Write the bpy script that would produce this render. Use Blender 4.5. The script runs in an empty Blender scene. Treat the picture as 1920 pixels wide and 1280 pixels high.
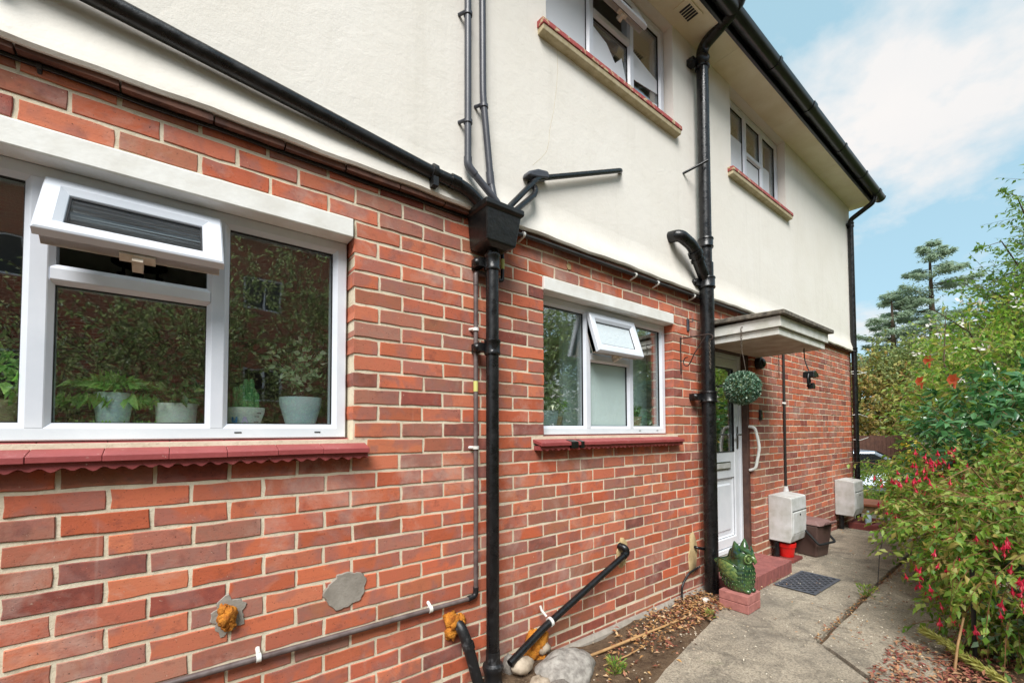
import bpy, math, random
import numpy as np
from mathutils import Vector, Matrix, Euler
random.seed(7); RNG = np.random.default_rng(11)
R_ = math.radians
sc = bpy.context.scene
COL = sc.collection

# ------------------------------------------------------------------ camera
cam_d = bpy.data.cameras.new('camera'); cam = bpy.data.objects.new('camera', cam_d); COL.objects.link(cam)
Fv = Vector((0.61718, 0.78620, 0.03131)); Rv = Vector((0.78664, -0.61741, -0.00299)); Uv = Vector((-0.01699, -0.02648, 0.99951))
m = Matrix((Rv, Uv, -Fv)).transposed().to_4x4(); m.translation = (0, -1.9277, 1.45)
cam.matrix_world = m
cam_d.sensor_width = 36; cam_d.lens = 808.03/1920*36; cam_d.shift_y = 141.0/1920; cam_d.shift_x = 0
cam_d.clip_start = .05; cam_d.clip_end = 2000
sc.camera = cam

# ------------------------------------------------------------------ sky and sun
SUN_EL, SUN_AZ = R_(50), R_(224)          # soft light from above the garden, in front of the wall
w = bpy.data.worlds.new('World'); sc.world = w; w.use_nodes = True
nt = w.node_tree; nt.nodes.clear()
def wn(t, **k):
    n = nt.nodes.new(t)
    for a, b in k.items(): setattr(n, a, b)
    return n
out = wn('ShaderNodeOutputWorld'); bg = wn('ShaderNodeBackground'); bg.inputs['Strength'].default_value = .12
sky = wn('ShaderNodeTexSky', sky_type='NISHITA'); sky.sun_disc = False
sky.sun_elevation = SUN_EL; sky.sun_rotation = SUN_AZ; sky.air_density = 1.0; sky.dust_density = .6; sky.ozone_density = 1.2
tc = wn('ShaderNodeTexCoord'); sep = wn('ShaderNodeSeparateXYZ'); nt.links.new(tc.outputs['Generated'], sep.inputs[0])
zz = wn('ShaderNodeMath', operation='ADD'); nt.links.new(sep.outputs['Z'], zz.inputs[0]); zz.inputs[1].default_value = .30
zm = wn('ShaderNodeMath', operation='MAXIMUM'); nt.links.new(zz.outputs[0], zm.inputs[0]); zm.inputs[1].default_value = .12
dx = wn('ShaderNodeMath', operation='DIVIDE'); nt.links.new(sep.outputs['X'], dx.inputs[0]); nt.links.new(zm.outputs[0], dx.inputs[1])
dy = wn('ShaderNodeMath', operation='DIVIDE'); nt.links.new(sep.outputs['Y'], dy.inputs[0]); nt.links.new(zm.outputs[0], dy.inputs[1])
cmb = wn('ShaderNodeCombineXYZ'); nt.links.new(dx.outputs[0], cmb.inputs[0]); nt.links.new(dy.outputs[0], cmb.inputs[1]); cmb.inputs[2].default_value = 3.7
nz = wn('ShaderNodeTexNoise'); nz.inputs['Scale'].default_value = 1.15; nz.inputs['Detail'].default_value = 12; nz.inputs['Roughness'].default_value = .56
nt.links.new(cmb.outputs[0], nz.inputs['Vector'])
cr = wn('ShaderNodeValToRGB'); cr.color_ramp.elements[0].position = .47; cr.color_ramp.elements[0].color = (0, 0, 0, 1)
cr.color_ramp.elements[1].position = .56; cr.color_ramp.elements[1].color = (1, 1, 1, 1)
nt.links.new(nz.outputs['Fac'], cr.inputs[0])
nz2 = wn('ShaderNodeTexNoise'); nz2.inputs['Scale'].default_value = 2.6; nz2.inputs['Detail'].default_value = 6
nt.links.new(cmb.outputs[0], nz2.inputs['Vector'])
cc = wn('ShaderNodeMix', data_type='RGBA'); cc.inputs['A'].default_value = (3.3, 3.4, 3.5, 1); cc.inputs['B'].default_value = (4.25, 4.0, 3.8, 1)
nt.links.new(nz2.outputs['Fac'], cc.inputs['Factor'])
haze = wn('ShaderNodeMix', data_type='RGBA'); haze.inputs['Factor'].default_value = .8; haze.inputs['B'].default_value = (1.85, 2.9, 3.3, 1)
nt.links.new(sky.outputs[0], haze.inputs['A'])
mx = wn('ShaderNodeMix', data_type='RGBA'); nt.links.new(cr.outputs[0], mx.inputs['Factor'])
nt.links.new(haze.outputs['Result'], mx.inputs['A']); nt.links.new(cc.outputs['Result'], mx.inputs['B'])
nt.links.new(mx.outputs['Result'], bg.inputs['Color']); nt.links.new(bg.outputs[0], out.inputs[0])
sl = bpy.data.lights.new('sun', 'SUN'); sl.energy = 2.6; sl.angle = R_(32); sl.color = (1, .975, .94)
sun = bpy.data.objects.new('sun', sl); COL.objects.link(sun)
sd = Vector((math.sin(SUN_AZ)*math.cos(SUN_EL), math.cos(SUN_AZ)*math.cos(SUN_EL), math.sin(SUN_EL)))
sun.rotation_euler = sd.to_track_quat('Z', 'Y').to_euler()
sc.view_settings.view_transform = 'Standard'; sc.view_settings.look = 'None'; sc.view_settings.gamma = 1
sc.view_settings.exposure = 1.06
sc.render.engine = 'CYCLES'; sc.cycles.max_bounces = 10; sc.cycles.transparent_max_bounces = 16

# ------------------------------------------------------------------ materials
def lin(c):
    return tuple(((v/255)/12.92 if v/255 <= .04045 else ((v/255+.055)/1.055)**2.4) for v in c)
MATS = {}
class NT:
    def __init__(s, name):
        s.m = bpy.data.materials.new(name); s.m.use_nodes = True; s.t = s.m.node_tree; s.t.nodes.clear()
        s.out = s.n('ShaderNodeOutputMaterial'); s.b = s.n('ShaderNodeBsdfPrincipled'); s.l(s.b.outputs[0], s.out.inputs[0])
        MATS[name] = s.m
    def n(s, t, **k):
        n = s.t.nodes.new(t)
        for a, b in k.items(): setattr(n, a, b)
        return n
    def l(s, a, b): s.t.links.new(a, b)
    def co(s): return s.n('ShaderNodeTexCoord').outputs['Object']
    def noise(s, scale, detail=4, rough=.5, vec=None, dist=0):
        n = s.n('ShaderNodeTexNoise'); n.inputs['Scale'].default_value = scale; n.inputs['Detail'].default_value = detail
        n.inputs['Roughness'].default_value = rough; n.inputs['Distortion'].default_value = dist
        s.l(vec if vec is not None else s.co(), n.inputs['Vector']); return n.outputs['Fac']
    def ramp(s, fac, p0, p1, c0=(0, 0, 0), c1=(1, 1, 1)):
        r = s.n('ShaderNodeValToRGB'); e = r.color_ramp.elements
        e[0].position = p0; e[0].color = (*c0, 1); e[1].position = p1; e[1].color = (*c1, 1); s.l(fac, r.inputs[0]); return r.outputs[0]
    def mix(s, f, a, b, mode='MIX'):
        x = s.n('ShaderNodeMix', data_type='RGBA', blend_type=mode)
        for v, k in ((f, 'Factor'), (a, 'A'), (b, 'B')):
            if isinstance(v, (int, float)): x.inputs[k].default_value = v
            elif isinstance(v, tuple): x.inputs[k].default_value = (*v[:3], 1)
            else: s.l(v, x.inputs[k])
        return x.outputs['Result']
    def bump(s, h, st=.3, dist=.01, prev=None):
        b = s.n('ShaderNodeBump'); b.inputs['Strength'].default_value = st; b.inputs['Distance'].default_value = dist
        s.l(h, b.inputs['Height'])
        if prev is not None: s.l(prev, b.inputs['Normal'])
        return b.outputs[0]
    def fin(s, col=None, rough=.6, nrm=None, metal=0, spec=None):
        if col is not None:
            if isinstance(col, tuple): s.b.inputs['Base Color'].default_value = (*col[:3], 1)
            else: s.l(col, s.b.inputs['Base Color'])
        if isinstance(rough, (int, float)): s.b.inputs['Roughness'].default_value = rough
        else: s.l(rough, s.b.inputs['Roughness'])
        if nrm is not None: s.l(nrm, s.b.inputs['Normal'])
        s.b.inputs['Metallic'].default_value = metal
        if spec is not None: s.b.inputs['Specular IOR Level'].default_value = spec
        return s.m
def simple(name, c1, c2=None, scale=20, rough=.6, bump=0, bs=60, metal=0, spec=None, p=(.35, .65), bd=.004):
    t = NT(name); col = lin(c1)
    if c2: col = t.mix(t.ramp(t.noise(scale, 6, .6), *p), lin(c1), lin(c2))
    nr = t.bump(t.noise(bs, 6, .6), bump, bd) if bump else None
    return t.fin(col, rough, nr, metal, spec)

def brick_mat(name, joined):
    t = NT(name)
    if joined: a = t.n('ShaderNodeVertexColor', layer_name='Col').outputs['Color']
    else: a = t.n('ShaderNodeObjectInfo').outputs['Color']
    gn = t.n('ShaderNodeNewGeometry'); rv = gn.outputs['Random Per Island'] if joined else t.n('ShaderNodeObjectInfo').outputs['Random']
    va = t.n('ShaderNodeVectorMath', operation='MULTIPLY_ADD'); t.l(rv, va.inputs[0]); va.inputs[1].default_value = (37, 11, 23); t.l(gn.outputs['Position'], va.inputs[2]); geo = va.outputs[0]
    mauve = lin((150, 104, 96)); dark = lin((108, 62, 58))
    n1 = t.noise(7, 3, .55, geo, .4); c = t.mix(t.ramp(n1, .50, .60), a, t.mix(.66, a, mauve))
    n2 = t.noise(28, 6, .65, geo); c = t.mix(t.ramp(n2, .42, .72, c1=(.55, .55, .55)), c, t.mix(.6, c, lin((196, 104, 80))))
    n2b = t.noise(13, 5, .7, geo); c = t.mix(t.ramp(n2b, .56, .74, c1=(.6, .6, .6)), c, dark)
    pits = t.noise(170, 2, .5, geo); c = t.mix(t.ramp(pits, .68, .73, c1=(.75, .75, .75)), c, lin((48, 32, 30)))
    sp = t.noise(120, 2, .5, t.n('ShaderNodeMapping').outputs[0] if False else geo, 1.5); c = t.mix(t.ramp(sp, .735, .77, c1=(.7, .7, .7)), c, lin((214, 190, 168)))
    wp_ = gn.outputs['Position']; bl = t.noise(2.3, 6, .7, wp_, .5); c = t.mix(t.ramp(bl, .54, .72, c1=(.45, .45, .45)), c, lin((206, 184, 170)))
    dk = t.noise(1.7, 5, .65, wp_, .9); c = t.mix(t.ramp(dk, .57, .75, c1=(.35, .35, .35)), c, lin((96, 70, 62)))
    st_ = t.n('ShaderNodeMapping'); st_.inputs['Scale'].default_value = (30, 30, 1.6); t.l(wp_, st_.inputs[0]); sk = t.noise(1, 3, .5, st_.outputs[0]); c = t.mix(t.ramp(sk, .66, .78, c1=(.14, .14, .14)), c, lin((214, 196, 182)))
    ln_ = t.n('ShaderNodeMapping'); ln_.inputs['Scale'].default_value = (14, 14, 90); t.l(geo, ln_.inputs[0]); c = t.mix(t.ramp(t.noise(1, 4, .6, ln_.outputs[0]), .55, .75, c1=(.4, .4, .4)), c, t.mix(.5, c, lin((120, 70, 62))))
    nb = t.bump(t.noise(140, 6, .7, geo), .5, .0025); nb = t.bump(t.ramp(pits, .6, .75, (1, 1, 1), (0, 0, 0)), .35, .002, nb)
    return t.fin(c, .82, nb, spec=.3)
brick_mat('brick_piece', False); brick_mat('brick_mass', True)
def mortar():
    t = NT('mortar'); n = t.noise(9, 6, .6)
    c = t.mix(t.ramp(n, .3, .7), lin((208, 195, 170)), lin((228, 217, 194)))
    c = t.mix(t.ramp(t.noise(45, 5, .7), .55, .75, c1=(.6, .6, .6)), c, lin((150, 132, 104)))
    nb = t.bump(t.noise(120, 6, .7), .7, .004); return t.fin(c, .92, nb, spec=.2)
mortar()
def render_mat():
    t = NT('render'); 
    c = t.mix(t.ramp(t.noise(1.4, 5, .6), .35, .7), lin((232, 227, 219)), lin((226, 220, 210)))
    c = t.mix(t.ramp(t.noise(26, 6, .75), .64, .78, c1=(.35, .35, .35)), c, lin((186, 178, 160)))
    sm = t.n('ShaderNodeMapping'); sm.inputs['Scale'].default_value = (9, 9, .5); t.l(t.co(), sm.inputs[0])
    c = t.mix(t.ramp(t.noise(1, 5, .65, sm.outputs[0]), .54, .82, c1=(.22, .22, .22)), c, lin((184, 177, 162)))
    c = t.mix(t.ramp(t.noise(3.2, 7, .7, dist=1), .58, .78, c1=(.25, .25, .25)), c, lin((190, 184, 170)))
    h1 = t.noise(11, 5, .55, dist=.6); h2 = t.noise(75, 6, .7)
    nb = t.bump(h1, .22, .012); nb = t.bump(h2, .35, .004, nb)
    return t.fin(c, .85, nb, spec=.25)
render_mat()
simple('upvc', (218, 222, 230), (208, 213, 222), 6, .28, spec=.5)
simple('upvc_old', (224, 216, 204), (190, 172, 150), 14, .5, .1)
simple('gasket', (22, 22, 26), rough=.5)
simple('lintel_paint', (236, 235, 231), (222, 219, 212), 9, .55, .25, 45)
def black_paint():
    t = NT('black_paint'); c = t.mix(t.ramp(t.noise(24, 6, .7), .5, .75), lin((16, 16, 18)), lin((34, 33, 34)))
    c = t.mix(t.ramp(t.noise(60, 5, .7, dist=1), .66, .74, c1=(.6, .6, .6)), c, lin((104, 100, 96)))
    return t.fin(c, t.ramp(t.noise(18, 5, .6), .35, .7, (.18, .18, .18), (.5, .5, .5)), t.bump(t.noise(50, 6, .6), .3, .004))
black_paint()
simple('black_iron', (18, 18, 19), (30, 29, 28), 25, .3, .55, 38)
simple('black_worn', (24, 24, 26), (92, 92, 94), 22, .45, .4, 60, p=(.55, .78))
simple('grey_pipe', (62, 63, 70), (74, 75, 82), 12, .38, .05)
simple('brown_pipe', (84, 70, 68), (112, 100, 98), 18, .45, .1)
simple('dark_cable', (34, 31, 30), (48, 44, 42), 12, .5)
simple('white_plastic', (232, 232, 228), (214, 212, 204), 20, .4)
simple('foam', (222, 146, 44), (168, 92, 18), 26, .8, 1.0, 90, bd=.014)
simple('cement_grey', (158, 150, 140), (134, 126, 116), 16, .92, .6, 110)
simple('cement_beige', (196, 172, 128), (172, 146, 104), 16, .9, .5, 90)
simple('tile_edge', (112, 74, 58), (74, 48, 40), 18, .8, .4)
def redpaint():
    t = NT('red_paint'); c = t.mix(t.ramp(t.noise(7, 5, .6), .35, .7), lin((158, 76, 76)), lin((138, 62, 62)))
    c = t.mix(t.ramp(t.noise(60, 5, .75, dist=.8), .66, .70), c, lin((214, 196, 180)))
    return t.fin(c, .5, t.bump(t.noise(50, 5, .6), .3, .004))
redpaint()
def redpeel():
    t = NT('red_peeling'); n = t.noise(24, 6, .65, dist=.6)
    c = t.mix(t.ramp(n, .56, .585), lin((160, 70, 66)), lin((186, 170, 132)))
    return t.fin(c, .6, t.bump(n, .3, .004))
redpeel()
simple('sill_stone', (206, 192, 160), (178, 162, 126), 16, .8, .3)
simple('soffit', (240, 230, 204), (226, 213, 180), 3, .7, .08, 30)
simple('fascia_black', (16, 16, 17), (26, 26, 27), 14, .3, .1)
simple('gutter_black', (20, 20, 21), (34, 34, 35), 9, .28, .05)
simple('roof_tile', (118, 70, 56), (84, 54, 46), 6, .85, .4, 30)
def glass(name, boost=2.3, wav=.0, wscale=4, tint=(.93, .97, .96), rough=0, distance=.01):
    t = NT(name); t.t.nodes.remove(t.b)
    tr = t.n('ShaderNodeBsdfTransparent'); tr.inputs[0].default_value = (*tint, 1)
    gl = t.n('ShaderNodeBsdfGlossy'); gl.inputs['Roughness'].default_value = rough; gl.inputs['Color'].default_value = (1, 1, 1, 1)
    fr = t.n('ShaderNodeFresnel'); fr.inputs['IOR'].default_value = 1.5
    m0 = t.n('ShaderNodeMath', operation='MULTIPLY', use_clamp=True); t.l(fr.outputs[0], m0.inputs[0]); m0.inputs[1].default_value = boost; mu = t.n('ShaderNodeMath', operation='MINIMUM'); t.l(m0.outputs[0], mu.inputs[0]); mu.inputs[1].default_value = .36
    ms = t.n('ShaderNodeMixShader'); t.l(mu.outputs[0], ms.inputs[0]); t.l(tr.outputs[0], ms.inputs[1]); t.l(gl.outputs[0], ms.inputs[2])
    t.l(ms.outputs[0], t.out.inputs[0])
    if wav:
        nb = t.bump(t.noise(wscale, 2, .5), wav, distance); t.l(nb, gl.inputs['Normal']); 
    return t.m
glass('window_glass', 3.7, .07, 5, rough=.012)
def obscured(name, c, scale, stretch=None, keep=.45, bst=.6):
    t = NT(name); t.t.nodes.remove(t.b); v = t.n('ShaderNodeMapping'); t.l(t.co(), v.inputs[0])
    if stretch: v.inputs['Scale'].default_value = stretch
    n = t.noise(scale, 2, .5, v.outputs[0], .4); nb = t.bump(n, bst, .012)
    tl = t.n('ShaderNodeBsdfTranslucent'); tl.inputs[0].default_value = (*lin(c), 1); tr = t.n('ShaderNodeBsdfTransparent'); tr.inputs[0].default_value = (.9, .95, .95, 1)
    gl = t.n('ShaderNodeBsdfGlossy'); gl.inputs['Roughness'].default_value = .12; t.l(nb, gl.inputs['Normal'])
    m1 = t.n('ShaderNodeMixShader'); m1.inputs[0].default_value = keep; t.l(tl.outputs[0], m1.inputs[1]); t.l(tr.outputs[0], m1.inputs[2])
    fr = t.n('ShaderNodeFresnel'); fr.inputs['IOR'].default_value = 1.9; t.l(nb, fr.inputs['Normal'])
    m2 = t.n('ShaderNodeMixShader'); t.l(fr.outputs[0], m2.inputs[0]); t.l(m1.outputs[0], m2.inputs[1]); t.l(gl.outputs[0], m2.inputs[2]); t.l(m2.outputs[0], t.out.inputs[0]); return t.m
obscured('obscure_glass', (226, 232, 236), 30)
obscured('reeded_glass', (170, 170, 172), 8, (.12, .12, 5), .62, .55)
simple('room_wall', (150, 146, 138), (140, 136, 128), 2, .9)
simple('room_teal', (220, 238, 236), (210, 230, 228), 2, .85)
simple('room_white', (220, 216, 206), rough=.9)
simple('room_floor', (96, 84, 70), rough=.8)
simple('blind_white', (236, 240, 246), (226, 232, 240), 3, .8)
def frosted(name, c, opaque, sc_=24, bst=.5):
    t = NT(name); n = t.noise(sc_, 3, .6, dist=.8); nb = t.bump(n, bst, .006); t.fin(lin(c), .18, nb, spec=.5)
    tr = t.n('ShaderNodeBsdfTransparent'); tr.inputs[0].default_value = (.9, .95, .95, 1); ms = t.n('ShaderNodeMixShader'); ms.inputs[0].default_value = opaque
    t.l(tr.outputs[0], ms.inputs[1]); t.l(t.b.outputs[0], ms.inputs[2]); t.l(ms.outputs[0], t.out.inputs[0]); return t.m
frosted('frost_white', (232, 236, 242), .94, 40, .1); frosted('frost_teal', (206, 224, 222), .62); frosted('frost_leaf', (226, 234, 238), .72, 34, .9); frosted('frost_grey', (120, 120, 122), .45, 9, .3)
simple('net_curtain', (196, 196, 176), (150, 150, 130), 30, .9)
simple('door_white', (226, 229, 234), (216, 220, 226), 6, .3)
simple('brown_timber', (92, 66, 56), (70, 48, 42), 14, .6, .2)
simple('steel', (170, 172, 176), rough=.3, metal=1)
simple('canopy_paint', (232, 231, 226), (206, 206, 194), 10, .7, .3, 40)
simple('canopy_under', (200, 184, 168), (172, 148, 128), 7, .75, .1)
simple('roof_felt', (70, 66, 60), (128, 120, 108), 26, .95, .8, 60)
simple('meter_plastic', (210, 210, 210), (176, 176, 168), 7, .55, .08)
simple('bin_brown', (92, 70, 64), (82, 62, 56), 6, .5)
simple('bin_lid', (136, 104, 100), (122, 94, 90), 6, .5)
simple('red_plastic', (206, 26, 22), (190, 22, 18), 8, .35)
simple('rubber', (66, 70, 78), (86, 90, 98), 30, .55, .1)
def owl_glaze():
    t = NT('owl_glaze'); c = t.mix(t.ramp(t.noise(11, 4, .6), .36, .66), lin((16, 44, 34)), lin((70, 100, 54)))
    c = t.mix(t.ramp(t.noise(26, 3, .5), .6, .74), c, lin((36, 70, 84)))
    return t.fin(c, .08, t.bump(t.noise(70, 3, .5), .15, .003), spec=.7)
owl_glaze()
simple('owl_light', (120, 138, 76), (52, 84, 54), 60, .1)
simple('owl_dark', (18, 46, 36), (30, 66, 56), 30, .1)
def concrete():
    t = NT('concrete'); c = t.mix(t.ramp(t.noise(2.2, 6, .65), .3, .72), lin((158, 147, 130)), lin((186, 174, 155)))
    c = t.mix(t.ramp(t.noise(85, 5, .8), .42, .66, c1=(.85, .85, .85)), c, lin((92, 84, 74)))
    c = t.mix(t.ramp(t.noise(130, 3, .6), .62, .70, c1=(.8, .8, .8)), c, lin((206, 196, 180)))
    c = t.mix(t.ramp(t.noise(.9, 4, .6), .55, .7, c1=(.5, .5, .5)), c, lin((112, 106, 98)))
    c = t.mix(t.ramp(t.noise(5.5, 7, .75, dist=.6), .46, .66, c1=(.7, .7, .7)), c, lin((92, 86, 78)))
    c = t.mix(t.ramp(t.noise(3.1, 6, .7, dist=1.2), .60, .74, c1=(.5, .5, .5)), c, lin((190, 178, 158)))
    c = t.mix(t.ramp(t.noise(7, 6, .7), .62, .74, c1=(.35, .35, .35)), c, lin((92, 98, 70)))
    nb = t.bump(t.noise(110, 6, .8), .7, .006); nb = t.bump(t.noise(9, 5, .7), .3, .01, nb); return t.fin(c, .92, nb, spec=.2)
concrete()
def soil():
    t = NT('soil'); c = t.mix(t.ramp(t.noise(14, 8, .7), .35, .7), lin((84, 66, 52)), lin((128, 106, 84)))
    c = t.mix(t.ramp(t.noise(120, 4, .7), .6, .72), c, lin((168, 150, 126)))
    nb = t.bump(t.noise(40, 8, .75), .9, .03); return t.fin(c, .95, nb, spec=.15)
soil()
simple('grass_ground', (122, 120, 58), (160, 150, 88), 3, .95, .4, 40)
simple('rock', (170, 164, 156), (116, 110, 104), 24, .9, .8, 70)
simple('rock_dark', (128, 120, 112), (92, 84, 78), 30, .9, .8, 80)
simple('pebble', (186, 170, 150), (140, 124, 106), 20, .7, .2)
simple('bamboo', (188, 150, 104), (156, 120, 80), 12, .6, .1)
simple('bark', (96, 80, 64), (66, 54, 44), 20, .9, .5, 40)
simple('stem_green', (108, 112, 60), (128, 96, 66), 12, .7)
simple('stem_red', (128, 78, 58), (110, 98, 56), 10, .7)
simple('pot_blue', (196, 216, 220), (184, 206, 212), 8, .4, .05)
simple('pot_cream', (224, 230, 222), (214, 222, 214), 8, .4)
simple('pot_beige', (190, 168, 140), rough=.6)
simple('ink_blue', (70, 140, 190), rough=.6); simple('ink_lilac', (186, 170, 200), rough=.6); simple('ink_dark', (40, 40, 50), rough=.6)
simple('label_yellow', (206, 204, 120), rough=.6)
simple('terracotta', (176, 106, 76), (150, 86, 60), 10, .8, .2)
simple('planter_red', (128, 62, 56), (104, 50, 46), 14, .75, .3)
simple('stone_wall', (176, 146, 112), (126, 100, 76), 18, .9, .7, 40)
simple('fence_brown', (98, 66, 54), (78, 52, 44), 8, .8, .2)
simple('car_silver', (176, 188, 206), (168, 180, 198), 3, .2, metal=.5)
simple('car_dark', (20, 22, 26), rough=.15); simple('tyre', (24, 24, 25), rough=.8)
simple('lamp_red', (170, 20, 20), rough=.2)
simple('pillar_stone', (196, 184, 164), (170, 158, 138), 8, .9, .3)
simple('chain_metal', (120, 112, 102), (86, 76, 66), 50, .5, metal=.6)
simple('rust_iron', (66, 50, 44), (46, 38, 36), 40, .7, .3)
simple('bell_black', (24, 24, 26), rough=.35)
def leafmat(name, cols, trans=.35, rough=.45, spec=.4):
    t = NT(name); rnd = t.n('ShaderNodeNewGeometry').outputs['Random Per Island']
    r = t.n('ShaderNodeValToRGB'); els = r.color_ramp.elements
    while len(els) < len(cols): els.new(.5)
    for i, c in enumerate(cols): els[i].position = i/max(1, len(cols)-1); els[i].color = (*lin(c), 1)
    t.l(rnd, r.inputs[0]); t.fin(r.outputs[0], rough, spec=spec)
    tl = t.n('ShaderNodeBsdfTranslucent'); hs = t.n('ShaderNodeHueSaturation'); hs.inputs['Value'].default_value = 1.25; hs.inputs['Saturation'].default_value = 1.1
    t.l(r.outputs[0], hs.inputs['Color']); t.l(hs.outputs[0], tl.inputs[0])
    ms = t.n('ShaderNodeMixShader'); ms.inputs[0].default_value = trans; t.l(t.b.outputs[0], ms.inputs[1]); t.l(tl.outputs[0], ms.inputs[2]); t.l(ms.outputs[0], t.out.inputs[0])
    return t.m
leafmat('leaf_fuchsia', [(78, 116, 46), (108, 146, 56), (138, 168, 70), (160, 174, 92), (176, 154, 88)], .42)
leafmat('leaf_glossy', [(44, 88, 52), (58, 106, 62), (84, 128, 76), (100, 144, 90)], .25, .22, .7)
leafmat('leaf_climber', [(84, 128, 54), (116, 156, 68), (144, 176, 80), (166, 188, 96), (176, 166, 88)], .5)
leafmat('leaf_tree', [(84, 118, 58), (112, 142, 72), (138, 160, 84)], .5)
leafmat('leaf_hedge', [(104, 124, 82), (136, 154, 102), (160, 174, 122), (174, 178, 138)], .55)
leafmat('leaf_far', [(110, 132, 78), (138, 152, 92), (158, 160, 96), (130, 146, 98)], .3, .7)
leafmat('leaf_far_warm', [(138, 142, 76), (160, 154, 86), (172, 134, 80), (112, 128, 72)], .3, .7)
leafmat('leaf_cedar', [(138, 158, 134), (152, 170, 146), (166, 180, 156)], .5, .8)
leafmat('leaf_grey', [(96, 124, 96), (118, 142, 112), (136, 156, 128)], .25, .6)
leafmat('leaf_box', [(40, 78, 58), (70, 108, 84), (118, 148, 124), (174, 194, 174)], .1, .5)
leafmat('leaf_litter', [(126, 84, 52), (160, 116, 70), (186, 146, 96), (106, 66, 50), (150, 84, 66), (206, 180, 140)], .1, .8)
leafmat('leaf_litter_red', [(126, 66, 60), (150, 84, 74), (176, 130, 96), (112, 60, 50), (196, 160, 120)], .1, .8)
leafmat('leaf_fern', [(176, 176, 96), (196, 190, 112), (160, 166, 84)], .3, .7)
leafmat('leaf_house', [(110, 160, 78), (142, 188, 98), (172, 206, 122)], .45)
leafmat('leaf_house_dark', [(60, 88, 54), (92, 122, 70), (132, 146, 90)], .3)
leafmat('leaf_house_pale', [(130, 152, 112), (168, 186, 146), (206, 212, 184)], .35)
leafmat('cactus', [(84, 142, 88), (110, 166, 104)], .0)
leafmat('petal_red', [(206, 40, 62), (222, 58, 80), (190, 30, 66), (230, 88, 98)], .3, .4)
leafmat('petal_purple', [(120, 30, 96), (150, 36, 96)], .3, .4)
leafmat('petal_white', [(226, 224, 216), (236, 228, 224)], .3, .5)
leafmat('petal_orange', [(206, 96, 62), (222, 120, 84)], .3, .5)
leafmat('petal_yellow', [(226, 196, 50), (236, 210, 90)], .3, .5)
def far_brick():
    t = NT('far_brick'); b = t.n('ShaderNodeTexBrick'); mp = t.n('ShaderNodeMapping'); mp.inputs['Rotation'].default_value = (R_(90), 0, 0)
    t.l(t.co(), mp.inputs[0]); t.l(mp.outputs[0], b.inputs['Vector'])
    b.inputs['Scale'].default_value = 1; b.inputs['Brick Width'].default_value = .225; b.inputs['Row Height'].default_value = .075; b.inputs['Mortar Size'].default_value = .006
    b.inputs['Color1'].default_value = (*lin((166, 82, 60)), 1); b.inputs['Color2'].default_value = (*lin((138, 78, 66)), 1); b.inputs['Mortar'].default_value = (*lin((200, 184, 152)), 1)
    return t.fin(b.outputs['Color'], .85)
far_brick()

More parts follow.
